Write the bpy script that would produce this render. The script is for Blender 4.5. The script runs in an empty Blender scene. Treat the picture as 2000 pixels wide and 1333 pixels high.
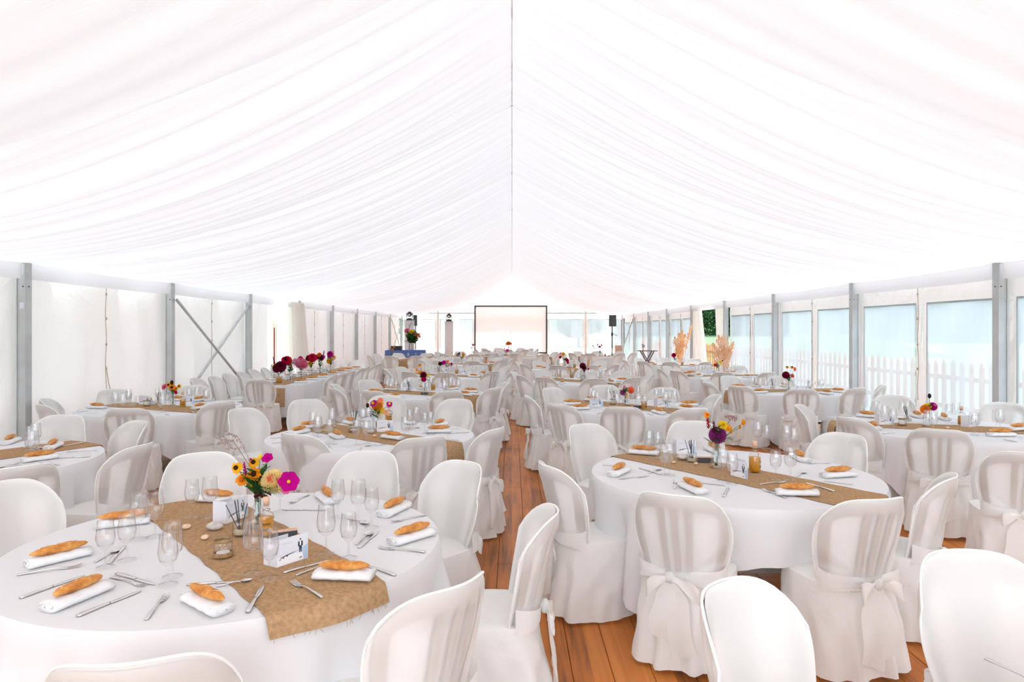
import bpy, math, random
from math import sin, cos, pi, radians, atan2, hypot, sqrt, exp
random.seed(7)
C = bpy.context.scene.collection
SC = bpy.context.scene

# ------------------------------------------------------------------ camera, sky, exposure
H = 1.70                      # eye height
F = 1333.3                    # focal length in pixels of the 2000 px wide frame
HOR = 645.0                   # row of the horizon
cam_d = bpy.data.cameras.new('camera'); cam_d.lens = 24.0; cam_d.sensor_width = 36.0
cam_d.shift_y = -(666.5 - HOR) / 2000.0
cam_d.clip_end = 300
cam = bpy.data.objects.new('camera', cam_d); C.objects.link(cam)
cam.location = (0, 0, H); cam.rotation_euler = (pi / 2, 0, 0)
SC.camera = cam

wd = bpy.data.worlds.new('sky'); SC.world = wd; wd.use_nodes = True
bg = wd.node_tree.nodes['Background']
bg.inputs[0].default_value = (0.86, 0.955, 1.06, 1); bg.inputs[1].default_value = 2.3
sun_d = bpy.data.lights.new('sun', 'SUN'); sun_d.energy = 5.0; sun_d.angle = radians(6); sun_d.color = (0.97, 0.97, 1.0)
sun = bpy.data.objects.new('sun', sun_d); C.objects.link(sun)
sun.rotation_euler = (radians(-40), 0, radians(-14))
SC.view_settings.view_transform = 'Standard'; SC.view_settings.look = 'None'
SC.view_settings.gamma = 1.0; SC.view_settings.use_curve_mapping = False
SC.view_settings.exposure = 1.17
cy = SC.cycles
cy.use_denoising = True
cy.max_bounces = 10; cy.diffuse_bounces = 6; cy.transmission_bounces = 8; cy.glossy_bounces = 3; cy.transparent_max_bounces = 24
cy.caustics_reflective = False; cy.caustics_refractive = False
cy.sample_clamp_indirect = 6.0

def smooth(a, b, x):
    t = max(0.0, min(1.0, (x - a) / (b - a))); return t * t * (3 - 2 * t)
def P(px, y, z):
    """world point at height z whose picture is (px, y) seen from the eye; used to read the floor plan off the photo"""
    d = (H - z) * F / (y - HOR)
    return ((px - 1000.0) * d / F, d)

# ------------------------------------------------------------------ materials
def nt(name):
    m = bpy.data.materials.new(name); m.use_nodes = True
    t = m.node_tree; t.nodes.clear()
    out = t.nodes.new('ShaderNodeOutputMaterial')
    return m, t, out
def N(t, kind, **kw):
    n = t.nodes.new(kind)
    for k, v in kw.items():
        if k in n.inputs: n.inputs[k].default_value = v
        else: setattr(n, k, v)
    return n
def rgba(c): return (c[0], c[1], c[2], 1)
def bump(t, scale, dist, strength=0.5, detail=3, coord='Object', stretch=None, distort=0.0):
    tc = N(t, 'ShaderNodeTexCoord'); v = tc.outputs[coord]
    if stretch:
        mp = N(t, 'ShaderNodeMapping'); mp.inputs['Scale'].default_value = stretch
        t.links.new(v, mp.inputs[0]); v = mp.outputs[0]
    n = N(t, 'ShaderNodeTexNoise', Scale=scale, Detail=detail, Distortion=distort); t.links.new(v, n.inputs['Vector'])
    b = N(t, 'ShaderNodeBump', Strength=strength, Distance=dist); t.links.new(n.outputs['Fac'], b.inputs['Height'])
    return b, n
def fabric(name, col, transl=0.35, tcol=None, scale=9, dist=0.01, strength=0.4, stretch=None, sheer=0, distort=0.6):
    m, t, out = nt(name)
    b, n = bump(t, scale, dist, strength, 3, 'Object', stretch, distort)
    d = N(t, 'ShaderNodeBsdfDiffuse', Color=rgba(col)); t.links.new(b.outputs[0], d.inputs['Normal'])
    tr = N(t, 'ShaderNodeBsdfTranslucent', Color=rgba(tcol or col)); t.links.new(b.outputs[0], tr.inputs['Normal'])
    mx = N(t, 'ShaderNodeMixShader'); mx.inputs[0].default_value = transl
    t.links.new(d.outputs[0], mx.inputs[1]); t.links.new(tr.outputs[0], mx.inputs[2])
    if sheer:
        tp = N(t, 'ShaderNodeBsdfTransparent'); m2 = N(t, 'ShaderNodeMixShader'); m2.inputs[0].default_value = sheer
        t.links.new(mx.outputs[0], m2.inputs[1]); t.links.new(tp.outputs[0], m2.inputs[2]); mx = m2
    t.links.new(mx.outputs[0], out.inputs[0])
    return m
def pbr(name, col, rough=0.5, metal=0.0, bscale=0, bdist=0.002, vary=0.0, vscale=8, spec=0.5, col2=None, stretch=None):
    m, t, out = nt(name)
    p = N(t, 'ShaderNodeBsdfPrincipled'); p.inputs['Base Color'].default_value = rgba(col)
    p.inputs['Roughness'].default_value = rough; p.inputs['Metallic'].default_value = metal
    p.inputs['Specular IOR Level'].default_value = spec
    if bscale:
        b, n = bump(t, bscale, bdist, 0.5, 3, 'Object', stretch); t.links.new(b.outputs[0], p.inputs['Normal'])
    if vary or col2:
        tc = N(t, 'ShaderNodeTexCoord'); nn = N(t, 'ShaderNodeTexNoise', Scale=vscale, Detail=4); t.links.new(tc.outputs['Object'], nn.inputs['Vector'])
        r = N(t, 'ShaderNodeValToRGB'); r.color_ramp.elements[0].position = 0.35; r.color_ramp.elements[1].position = 0.65
        c2 = col2 or tuple(x * (1 - vary) for x in col)
        r.color_ramp.elements[0].color = rgba(c2); r.color_ramp.elements[1].color = rgba(col)
        t.links.new(nn.outputs['Fac'], r.inputs[0]); t.links.new(r.outputs[0], p.inputs['Base Color'])
    t.links.new(p.outputs[0], out.inputs[0])
    return m
def thin_glass(name, tint=(1, 1, 1), edge=(0.70, 0.72, 0.73), refl=1.0, blend=0.5):
    m, t, out = nt(name)
    lw = N(t, 'ShaderNodeLayerWeight', Blend=blend)
    r = N(t, 'ShaderNodeValToRGB'); r.color_ramp.elements[0].position = 0.68; r.color_ramp.elements[1].position = 1.0
    r.color_ramp.elements[0].color = rgba(tint); r.color_ramp.elements[1].color = rgba(edge)
    t.links.new(lw.outputs['Facing'], r.inputs[0])
    tr = N(t, 'ShaderNodeBsdfTransparent'); t.links.new(r.outputs[0], tr.inputs[0])
    gl = N(t, 'ShaderNodeBsdfGlossy', Roughness=0.04)
    pw = N(t, 'ShaderNodeMath', operation='POWER'); pw.inputs[1].default_value = 4.0; t.links.new(lw.outputs['Facing'], pw.inputs[0])
    mul = N(t, 'ShaderNodeMath', operation='MULTIPLY_ADD'); mul.inputs[1].default_value = 0.6 * refl; mul.inputs[2].default_value = 0.085; t.links.new(pw.outputs[0], mul.inputs[0])
    mx = N(t, 'ShaderNodeMixShader'); t.links.new(mul.outputs[0], mx.inputs[0])
    t.links.new(tr.outputs[0], mx.inputs[1]); t.links.new(gl.outputs[0], mx.inputs[2]); t.links.new(mx.outputs[0], out.inputs[0])
    return m
def pvc(name, clear=0.5):
    m, t, out = nt(name)
    b, n = bump(t, 1.0, 0.01, 0.3, 3, 'Object', (2.0, 2.0, 0.35), 0.5)
    tr = N(t, 'ShaderNodeBsdfTransparent', Color=(0.97, 0.99, 1.0, 1))
    tl = N(t, 'ShaderNodeBsdfTranslucent', Color=(0.285, 0.300, 0.312, 1))
    gl = N(t, 'ShaderNodeBsdfGlossy', Roughness=0.25); t.links.new(b.outputs[0], gl.inputs['Normal'])
    r = N(t, 'ShaderNodeMapRange'); r.inputs[1].default_value = 0.35; r.inputs[2].default_value = 0.7
    r.inputs[3].default_value = 1 - clear - 0.09; r.inputs[4].default_value = 1 - clear + 0.09
    t.links.new(n.outputs['Fac'], r.inputs[0])
    mx = N(t, 'ShaderNodeMixShader'); t.links.new(r.outputs[0], mx.inputs[0]); t.links.new(tr.outputs[0], mx.inputs[1]); t.links.new(tl.outputs[0], mx.inputs[2])
    m2 = N(t, 'ShaderNodeMixShader'); m2.inputs[0].default_value = 0.05; t.links.new(mx.outputs[0], m2.inputs[1]); t.links.new(gl.outputs[0], m2.inputs[2])
    t.links.new(m2.outputs[0], out.inputs[0])
    return m
def wood_floor(name):
    m, t, out = nt(name)
    g = N(t, 'ShaderNodeNewGeometry')
    sx = N(t, 'ShaderNodeSeparateXYZ'); t.links.new(g.outputs['Position'], sx.inputs[0])
    a = N(t, 'ShaderNodeMath', operation='DIVIDE'); a.inputs[1].default_value = 0.2; t.links.new(sx.outputs[0], a.inputs[0])
    fl = N(t, 'ShaderNodeMath', operation='FLOOR'); t.links.new(a.outputs[0], fl.inputs[0])
    wn = N(t, 'ShaderNodeTexWhiteNoise', noise_dimensions='1D'); t.links.new(fl.outputs[0], wn.inputs['W'])
    mp = N(t, 'ShaderNodeMapping'); mp.inputs['Scale'].default_value = (22, 1.3, 1); t.links.new(g.outputs['Position'], mp.inputs[0])
    n1 = N(t, 'ShaderNodeTexNoise', Scale=1.0, Detail=6, Distortion=0.8); t.links.new(mp.outputs[0], n1.inputs['Vector'])
    n2 = N(t, 'ShaderNodeTexNoise', Scale=1.7, Detail=4); t.links.new(g.outputs['Position'], n2.inputs['Vector'])
    ad = N(t, 'ShaderNodeMath', operation='MULTIPLY_ADD'); ad.inputs[1].default_value = 0.55; t.links.new(n1.outputs['Fac'], ad.inputs[0])
    m3 = N(t, 'ShaderNodeMath', operation='MULTIPLY_ADD'); m3.inputs[1].default_value = 0.22; t.links.new(wn.outputs['Value'], m3.inputs[0])
    m4 = N(t, 'ShaderNodeMath', operation='MULTIPLY'); m4.inputs[1].default_value = 0.35; t.links.new(n2.outputs['Fac'], m4.inputs[0])
    t.links.new(m4.outputs[0], m3.inputs[2]); t.links.new(m3.outputs[0], ad.inputs[2])
    r = N(t, 'ShaderNodeValToRGB'); e = r.color_ramp.elements
    e[0].position = 0.36; e[0].color = (0.17, 0.058, 0.014, 1); e[1].position = 0.8; e[1].color = (0.66, 0.235, 0.045, 1)
    k = e.new(0.56); k.color = (0.46, 0.140, 0.022, 1)
    t.links.new(ad.outputs[0], r.inputs[0])
    p = N(t, 'ShaderNodeBsdfPrincipled'); p.inputs['Roughness'].default_value = 0.45; p.inputs['Specular IOR Level'].default_value = 0.3
    b = N(t, 'ShaderNodeBump', Strength=0.3, Distance=0.004); t.links.new(n1.outputs['Fac'], b.inputs['Height']); t.links.new(b.outputs[0], p.inputs['Normal'])
    t.links.new(r.outputs[0], p.inputs['Base Color']); t.links.new(p.outputs[0], out.inputs[0])
    return m
def burlap_mat(name, col=(0.45, 0.285, 0.155)):
    m, t, out = nt(name)
    tc = N(t, 'ShaderNodeTexCoord')
    w1 = N(t, 'ShaderNodeTexWave', Scale=70, Distortion=1.5); w1.bands_direction = 'X'; t.links.new(tc.outputs['Object'], w1.inputs['Vector'])
    w2 = N(t, 'ShaderNodeTexWave', Scale=70, Distortion=1.5); w2.bands_direction = 'Y'; t.links.new(tc.outputs['Object'], w2.inputs['Vector'])
    ad = N(t, 'ShaderNodeMath', operation='ADD'); t.links.new(w1.outputs['Fac'], ad.inputs[0]); t.links.new(w2.outputs['Fac'], ad.inputs[1])
    n = N(t, 'ShaderNodeTexNoise', Scale=60, Detail=6); t.links.new(tc.outputs['Object'], n.inputs['Vector'])
    r = N(t, 'ShaderNodeValToRGB'); r.color_ramp.elements[0].color = rgba(tuple(c * 0.8 for c in col)); r.color_ramp.elements[1].color = rgba(tuple(min(1, c * 1.2) for c in col))
    r.color_ramp.elements[0].position = 0.3; r.color_ramp.elements[1].position = 0.7
    t.links.new(n.outputs['Fac'], r.inputs[0])
    b = N(t, 'ShaderNodeBump', Strength=0.5, Distance=0.002); t.links.new(ad.outputs[0], b.inputs['Height'])
    d = N(t, 'ShaderNodeBsdfDiffuse'); t.links.new(r.outputs[0], d.inputs[0]); t.links.new(b.outputs[0], d.inputs['Normal'])
    t.links.new(d.outputs[0], out.inputs[0])
    return m
def bread_mat():
    m, t, out = nt('bread_crust')
    tc = N(t, 'ShaderNodeTexCoord')
    n = N(t, 'ShaderNodeTexNoise', Scale=28, Detail=5); t.links.new(tc.outputs['Object'], n.inputs['Vector'])
    r = N(t, 'ShaderNodeValToRGB'); e = r.color_ramp.elements
    e[0].position = 0.32; e[0].color = (0.38, 0.115, 0.014, 1); e[1].position = 0.72; e[1].color = (0.70, 0.36, 0.10, 1)
    k = e.new(0.5); k.color = (0.56, 0.215, 0.034, 1)
    t.links.new(n.outputs['Fac'], r.inputs[0])
    b = N(t, 'ShaderNodeBump', Strength=0.5, Distance=0.004); t.links.new(n.outputs['Fac'], b.inputs['Height'])
    p = N(t, 'ShaderNodeBsdfPrincipled'); p.inputs['Roughness'].default_value = 0.6
    t.links.new(r.outputs[0], p.inputs['Base Color']); t.links.new(b.outputs[0], p.inputs['Normal']); t.links.new(p.outputs[0], out.inputs[0])
    return m
def leaf_mat(name, c1, c2, transl=0.3):
    m, t, out = nt(name)
    tc = N(t, 'ShaderNodeTexCoord'); n = N(t, 'ShaderNodeTexNoise', Scale=6, Detail=3); t.links.new(tc.outputs['Object'], n.inputs['Vector'])
    r = N(t, 'ShaderNodeValToRGB'); r.color_ramp.elements[0].position = .35; r.color_ramp.elements[1].position = .65
    r.color_ramp.elements[0].color = rgba(c1); r.color_ramp.elements[1].color = rgba(c2); t.links.new(n.outputs['Fac'], r.inputs[0])
    d = N(t, 'ShaderNodeBsdfDiffuse'); tl = N(t, 'ShaderNodeBsdfTranslucent')
    t.links.new(r.outputs[0], d.inputs[0]); t.links.new(r.outputs[0], tl.inputs[0])
    mx = N(t, 'ShaderNodeMixShader'); mx.inputs[0].default_value = transl
    t.links.new(d.outputs[0], mx.inputs[1]); t.links.new(tl.outputs[0], mx.inputs[2]); t.links.new(mx.outputs[0], out.inputs[0])
    return m

M = {}
M['liner'] = fabric('liner_fabric', (0.84, 0.845, 0.85), 0.092, (0.90, 0.905, 0.915), 7, 0.004, 0.4, (0.25, 6, 1))
M['tarp'] = fabric('tarp_canvas', (0.87, 0.85, 0.825), 0.10, (0.92, 0.85, 0.80), 2.6, 0.06, 0.8)
M['valance'] = fabric('valance_canvas', (0.85, 0.85, 0.86), 0.30, None, 3, 0.01, 0.3)
M['gable'] = fabric('gable_canvas', (0.90, 0.90, 0.90), 0.34, None, 3, 0.01, 0.2)
M['cover'] = fabric('chair_cover_cotton', (0.93, 0.938, 0.91), 0.45, (0.96, 0.95, 0.94), 10, 0.012, 0.35, None)
M['sheer'] = fabric('sheer_cover_cotton', (0.93, 0.938, 0.91), 0.50, (0.95, 0.935, 0.915), 10, 0.010, 0.3, None, sheer=0.36)
M['skirt'] = fabric('chair_skirt_cotton', (0.93, 0.938, 0.91), 0.25, (0.94, 0.93, 0.90), 5, 0.022, 0.45, None, distort=0.9)
M['cloth'] = fabric('tablecloth_cotton', (0.88, 0.885, 0.89), 0.22, None, 5, 0.008, 0.3)
M['napkin'] = fabric('napkin_cotton', (0.87, 0.87, 0.865), 0.15, None, 14, 0.004, 0.4)
M['plastic'] = pbr('darkened_chair_plastic', (0.50, 0.45, 0.41), 0.5)  # tan puts the slats' backlit shade into the colour, the plastic itself is white
M['alu'] = pbr('anodised_aluminium', (0.56, 0.58, 0.58), 0.5, 0.35, 40, 0.0006, 0.12, 5)
M['steel'] = pbr('galvanised_steel', (0.50, 0.50, 0.48), 0.45, 0.6, 0, 0, 0.2, 12)
M['cutlery'] = pbr('polished_cutlery', (0.72, 0.71, 0.70), 0.22, 1.0)
M['floor'] = wood_floor('worn_floorboards')
M['burlap'] = burlap_mat('burlap')
M['bread'] = bread_mat()
M['crumb'] = pbr('bread_score', (0.78, 0.48, 0.19), 0.8, 0, 60, 0.003, 0.15, 30)
M['glass'] = thin_glass('clear_glass', (0.985, 0.985, 0.985), (0.68, 0.70, 0.71), 1.0)
M['oil'] = pbr('golden_oil', (0.66, 0.30, 0.004), 0.5, 0, 0, 0, 0, 8, 0.2, (0.48, 0.19, 0.003))
M['cork'] = pbr('cork', (0.80, 0.52, 0.36), 0.8, 0, 60, 0.002, 0.2, 40)
M['rope'] = pbr('jute_rope', (0.40, 0.24, 0.11), 0.9, 0, 90, 0.003, 0.4, 60)
M['wax'] = pbr('candle_wax', (0.90, 0.89, 0.85), 0.5)
M['black'] = pbr('black_plastic', (0.018, 0.018, 0.02), 0.45)
M['charcoal'] = pbr('charcoal_stick', (0.06, 0.065, 0.07), 0.5)
M['slate'] = pbr('slate', (0.05, 0.055, 0.065), 0.6, 0, 30, 0.002)
M['stone'] = pbr('pebble', (0.66, 0.62, 0.57), 0.7, 0, 20, 0.003, 0.35, 22)
M['shell'] = pbr('seashell', (0.86, 0.62, 0.42), 0.5, 0, 30, 0.002, 0.3, 30)
M['paper'] = fabric('card_paper', (0.80, 0.80, 0.84), 0.18, None, 4, 0.001, 0.1)
M['ink'] = pbr('card_ink_dark', (0.035, 0.045, 0.07), 0.8)
M['ink_grey'] = pbr('card_ink_grey', (0.55, 0.58, 0.64), 0.8)
M['ink_blue'] = pbr('card_ink_blue', (0.46, 0.58, 0.74), 0.8)
M['ink_white'] = pbr('card_ink_white', (0.87, 0.87, 0.89), 0.8)
M['ink_skin'] = pbr('card_ink_skin', (0.5, 0.40, 0.36), 0.8)
M['stem'] = leaf_mat('stem_green', (0.07, 0.15, 0.035), (0.13, 0.24, 0.07), 0.1)
M['leaf'] = leaf_mat('leaf_green', (0.035, 0.12, 0.03), (0.10, 0.25, 0.07))
M['leaf_pale'] = leaf_mat('leaf_grey_green', (0.14, 0.30, 0.20), (0.28, 0.46, 0.34))
M['leaf_dark'] = leaf_mat('leaf_maroon', (0.09, 0.02, 0.02), (0.16, 0.05, 0.03))
FL = dict(orange=(0.92, 0.30, 0.02), amber=(0.93, 0.46, 0.02), rust=(0.72, 0.17, 0.02), yellow=(0.95, 0.66, 0.03), butter=(0.95, 0.74, 0.33),
          magenta=(0.52, 0.006, 0.24), pink=(0.86, 0.22, 0.36), palepink=(0.93, 0.62, 0.52), crimson=(0.58, 0.01, 0.05), maroon=(0.14, 0.008, 0.03),
          purple=(0.34, 0.04, 0.22), coral=(0.93, 0.24, 0.14), cream=(0.93, 0.84, 0.62), brown=(0.06, 0.025, 0.012), white=(0.93, 0.92, 0.88), peach=(0.94, 0.56, 0.30), mauve=(0.45, 0.26, 0.24), lilac=(0.80, 0.55, 0.72))
for k, c in FL.items():
    M['f_' + k] = leaf_mat('petal_' + k, tuple(x * 0.8 for x in c), c, 0.25)

# ------------------------------------------------------------------ mesh builder
class MB:
    def __init__(s): s.v = []; s.f = []; s.m = []; s.cur = 0
    def add(s, vs, fs):
        b = len(s.v); s.v += [tuple(x) for x in vs]
        for f in fs: s.f.append(tuple(b + i for i in f)); s.m.append(s.cur)
    def box(s, c, d, rz=0.0):
        x, y, z = c; a, b, h = d[0] / 2, d[1] / 2, d[2] / 2; ca, sa = cos(rz), sin(rz)
        vs = []
        for dz in (-h, h):
            for dx, dy in ((-a, -b), (a, -b), (a, b), (-a, b)):
                vs.append((x + dx * ca - dy * sa, y + dx * sa + dy * ca, z + dz))
        s.add(vs, [(0, 3, 2, 1), (4, 5, 6, 7), (0, 1, 5, 4), (1, 2, 6, 5), (2, 3, 7, 6), (3, 0, 4, 7)]); return s
    def grid(s, fn, nu, nv, wrap=False):
        vs = [fn(i / nu, j / nv) for j in range(nv + 1) for i in range(nu if wrap else nu + 1)]
        w = nu if wrap else nu + 1
        fs = []
        for j in range(nv):
            for i in range(nu):
                i2 = (i + 1) % w if wrap else i + 1
                fs.append((j * w + i, j * w + i2, (j + 1) * w + i2, (j + 1) * w + i))
        s.add(vs, fs); return s
    def lathe(s, prof, n=16, c=(0, 0, 0), cap=True):
        vs = []; fs = []
        for r, z in prof:
            for i in range(n):
                a = 2 * pi * i / n; vs.append((c[0] + r * cos(a), c[1] + r * sin(a), c[2] + z))
        for j in range(len(prof) - 1):
            for i in range(n):
                k = (i + 1) % n; fs.append((j * n + i, j * n + k, (j + 1) * n + k, (j + 1) * n + i))
        if cap:
            if prof[0][0] > 1e-5: fs.append(tuple(reversed(range(n))))
            if prof[-1][0] > 1e-5: fs.append(tuple((len(prof) - 1) * n + i for i in range(n)))
        s.add(vs, fs); return s
    def tube(s, pts, r, n=6, cap=True):
        rs = r if isinstance(r, (list, tuple)) else [r] * len(pts)
        vs = []; fs = []; m = len(pts)
        for k, p in enumerate(pts):
            a = pts[max(0, k - 1)]; b = pts[min(m - 1, k + 1)]
            t = [b[i] - a[i] for i in range(3)]; L = sqrt(sum(q * q for q in t)) or 1; t = [q / L for q in t]
            up = (0, 0, 1) if abs(t[2]) < 0.9 else (1, 0, 0)
            u = (t[1] * up[2] - t[2] * up[1], t[2] * up[0] - t[0] * up[2], t[0] * up[1] - t[1] * up[0]); L = sqrt(sum(q * q for q in u)) or 1; u = [q / L for q in u]
            w = (t[1] * u[2] - t[2] * u[1], t[2] * u[0] - t[0] * u[2], t[0] * u[1] - t[1] * u[0])
            for i in range(n):
                g = 2 * pi * i / n
                vs.append(tuple(p[q] + rs[k] * (cos(g) * u[q] + sin(g) * w[q]) for q in range(3)))
        for j in range(m - 1):
            for i in range(n):
                k = (i + 1) % n; fs.append((j * n + i, j * n + k, (j + 1) * n + k, (j + 1) * n + i))
        if cap: fs.append(tuple(reversed(range(n)))); fs.append(tuple((m - 1) * n + i for i in range(n)))
        s.add(vs, fs); return s
    def ball(s, c, r, nu=12, nv=8, fn=None):
        rx, ry, rz = r if isinstance(r, (tuple, list)) else (r, r, r)
        def g(u, v):
            th = 2 * pi * u; ph = pi * (v - 0.5); x, y, z = cos(ph) * cos(th), cos(ph) * sin(th), sin(ph)
            k = fn(x, y, z) if fn else 1.0
            return (c[0] + rx * x * k, c[1] + ry * y * k, c[2] + rz * z * k)
        s.grid(g, nu, nv, True); return s
    def loft(s, secs):
        """closed loops of equal length joined in order, ends capped"""
        n = len(secs[0]); vs = [p for q in secs for p in q]; fs = []
        for j in range(len(secs) - 1):
            for i in range(n):
                k = (i + 1) % n; fs.append((j * n + i, j * n + k, (j + 1) * n + k, (j + 1) * n + i))
        fs.append(tuple(reversed(range(n)))); fs.append(tuple((len(secs) - 1) * n + i for i in range(n)))
        s.add(vs, fs); return s
    def mesh(s, name, mats, smooth=True):
        me = bpy.data.meshes.new(name); me.from_pydata(s.v, [], s.f)
        if not isinstance(mats, (list, tuple)): mats = [mats]
        for q in mats: me.materials.append(M[q] if isinstance(q, str) else q)
        if len(mats) > 1: me.polygons.foreach_set('material_index', s.m)
        me.polygons.foreach_set('use_smooth', [smooth] * len(s.f))
        me.update(); return me

def put(name, me, parent=None, loc=(0, 0, 0), rz=0.0, rot=None, scale=None):
    o = bpy.data.objects.new(name, me); C.objects.link(o)
    if parent: o.parent = parent
    o.location = loc; o.rotation_euler = rot or (0, 0, rz)
    if scale: o.scale = (scale, scale, scale) if not isinstance(scale, (tuple, list)) else scale
    return o
def tag(o, label, cat, group=None, kind=None):
    o['label'] = label; o['category'] = cat
    if group: o['group'] = group
    if kind: o['kind'] = kind
    return o
def thing(name, label, cat, loc=(0, 0, 0), rz=0.0, group=None):
    return tag(put(name, None, None, loc, rz), label, cat, group)
def struct(name, me=None, parent=None):
    o = put(name, me, parent); o['kind'] = 'structure'; return o

# ------------------------------------------------------------------ the tent
XW, BAY, Y0 = 5.6, 3.36, 7.86
ZE, ZR = 2.47, 4.29
POSTS = [Y0 + BAY * k for k in range(-4, 9)]
POSTS[0] = -3.0  # unseen open end shifted to set the skylight on the near chairs
YB, YE = POSTS[0], POSTS[-1]

# floor: boards laid along the tent, the ones in sight one by one
floor = struct('floor')
PW, PL = 0.2, 2.4
def board_mesh(name, x, y, w, l):
    b = 0.0022
    m = MB(); z = 0.0
    m.add([(x, y, z - b), (x + w, y, z - b), (x + w, y + l, z - b), (x, y + l, z - b),
           (x + b, y + b, z), (x + w - b, y + b, z), (x + w - b, y + l - b, z), (x + b, y + l - b, z),
           (x, y, z - .03), (x + w, y, z - .03), (x + w, y + l, z - .03), (x, y + l, z - .03)],
          [(4, 5, 6, 7), (0, 1, 5, 4), (1, 2, 6, 5), (2, 3, 7, 6), (3, 0, 4, 7), (8, 9, 1, 0), (9, 10, 2, 1), (10, 11, 3, 2), (11, 8, 0, 3)])
    return m
bm1 = board_mesh('floorboard', 0, 0, PW - .003, PL - .003).mesh('floorboard', 'floor', False)
rest = MB(); nb = 0
nx = int(2 * XW / PW)
for i in range(nx + 2):
    x = -XW - .1 + i * PW; off = (i * 0.83) % PL
    y = YB - off
    while y < YE:
        if -1.9 < x < 5.5 and 0.6 < y < 11 and nb < 290:
            o = put('floorboard', bm1, floor, (x, y, 0)); nb += 1
        else:
            mm = board_mesh('b', x, y, PW - .003, PL - .003); rest.add(mm.v, mm.f)
        y += PL
o = put('floorboards', rest.mesh('floorboards', 'floor', False), floor); o['kind'] = 'stuff'
sub = MB(); sub.box((0, (YB + YE) / 2, -0.045), (2 * XW + .6, YE - YB + .4, .03)); struct('subfloor', sub.mesh('subfloor', 'slate', False), floor)

# ceiling: a pleated lining hung from ridge to eaves, one swag per bay and side
ceiling = struct('ceiling')
rnd = random.Random(3)
waves = [(rnd.uniform(9, 13), rnd.uniform(0, 6), .010), (rnd.uniform(17, 22), rnd.uniform(0, 6), .0075), (rnd.uniform(30, 36), rnd.uniform(0, 6), .006),
         (rnd.uniform(47, 53), rnd.uniform(0, 6), .0042), (rnd.uniform(70, 78), rnd.uniform(0, 6), .0026)]
def liner_z(s, y):
    """height of the lining at s (0 ridge, 1 eave) and y"""
    t = ((y - Y0) / BAY) % 1.0
    z = ZR + (ZE - ZR) * s
    body = (4 * s * (1 - s))
    z -= 0.33 * body ** 1.0
    z -= 0.17 * sin(pi * t) ** 0.8 * (0.25 + 0.75 * sin(pi * min(1, max(0, s * .98)))) * (1 if s < .97 else .4)
    fade = min(1.0, (s + .03) * 4) * min(1.0, (1.02 - s) * 6)
    yy = y + 0.22 * sin(2.2 * s + y * .5)
    near = 1.0 if y > 4.4 else 0.75
    f = sum(a * sin(k * yy + p + 1.7 * s * sin(p * 3 + k)) for k, p, a in waves[(0 if y > 4.4 else 0):(5 if y > 4.4 else 2)])
    return z + f * fade * near * 1.5
NY = 84
for k in range(len(POSTS) - 1):
    for sd in (-1, 1):
        m = MB()
        ya, yb = POSTS[k], POSTS[k + 1]
        yb2 = yb - 1e-4
        m.grid(lambda u, v: (sd * XW * v, ya + (yb2 - ya) * u, liner_z(v, ya + (yb2 - ya) * u)), NY, 20)
        struct('liner_panel', m.mesh('liner_panel', 'liner'), ceiling)
rs = MB()
for k in range(len(POSTS) - 1):
    for q in range(12):
        a = POSTS[k] + BAY * q / 12; b = POSTS[k] + BAY * (q + 1) / 12
        za, zb = liner_z(0, a), liner_z(0, min(b, POSTS[k + 1] - 1e-4))
        rs.tube([(0, a, za + .004), (0, b, zb + .004)], .006, 5, False)
struct('ridge_seam', rs.mesh('ridge_seam', 'liner'), ceiling)
for y in POSTS[1:-1]:
    m = MB(); m.ball((0, y, ZR + .004), (.022, .022, .012), 8, 5)
    m.tube([(-.16, y + .01, ZR - .075), (0, y + .01, ZR + .0), (.16, y + .01, ZR - .075)], .004, 5)
    struct('ridge_hook', m.mesh('ridge_hook', 'steel'), ceiling)

# walls ------------------------------------------------------------
walls = {s: struct('wall_' + n) for s, n in ((-1, 'left'), (1, 'right'))}
pm = MB()
pm.box((0, 0, 1.255), (.11, .085, 2.51))
for sx in (-1, 1):
    pm.box((sx * .048, -.0475, 1.255), (.012, .012, 2.51)); pm.box((sx * .048, .0475, 1.255), (.012, .012, 2.51))
post_me = pm.mesh('post', 'alu', False)
bolt_me = MB().ball((0, 0, 0), (.008, .008, .008), 8, 5).mesh('bolt', 'black')
plate_me = MB().box((0, 0, 0), (.05, .003, .07)).mesh('label_plate', 'paper', False)
for sd in (-1, 1):
    for k, y in enumerate(POSTS[1:-1] + [YE - .06]):
        p = put('post', post_me, walls[sd], (sd * (XW + .02), y, 0.0))
        put('bolt', bolt_me, p, (-sd * .02, -.044, 2.20))
        put('bolt', bolt_me, p, (-sd * .057, 0.0, 2.20))
        if sd == -1 and k == 3:
            put('label_plate', plate_me, p, (0.01, -.046, 1.98))
def tarp_panel(sd, ya, yb, z0=0.02, z1=2.42, seed=0, amp=.085):
    r = random.Random(seed); ph = [r.uniform(0, 6) for _ in range(6)]
    def fn(u, v):
        y = ya + (yb - ya) * u; z = z0 + (z1 - z0) * v
        e = sin(pi * u)
        d = amp * e * (sin(3.1 * u + 2.4 * v + ph[0]) + .6 * sin(7 * u - 4 * v + ph[1]) + .35 * sin(13 * u + 5 * v * (u - .5) + ph[2]))
        # drag folds from the upper middle towards the lower corners
        for q, cx in enumerate((0.0, 1.0)):
            dist = abs((u - cx) * 1.5 + (v - .75) * (.9 if cx == 0 else -.9) * 1.0)
            d += amp * .5 * (1 - v) * exp(-(dist * 7) ** 2)
        return (sd * (XW + .13 + d), y, z)
    m = MB(); m.grid(fn, 26, 26); return m
cord_n = [0]
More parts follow.
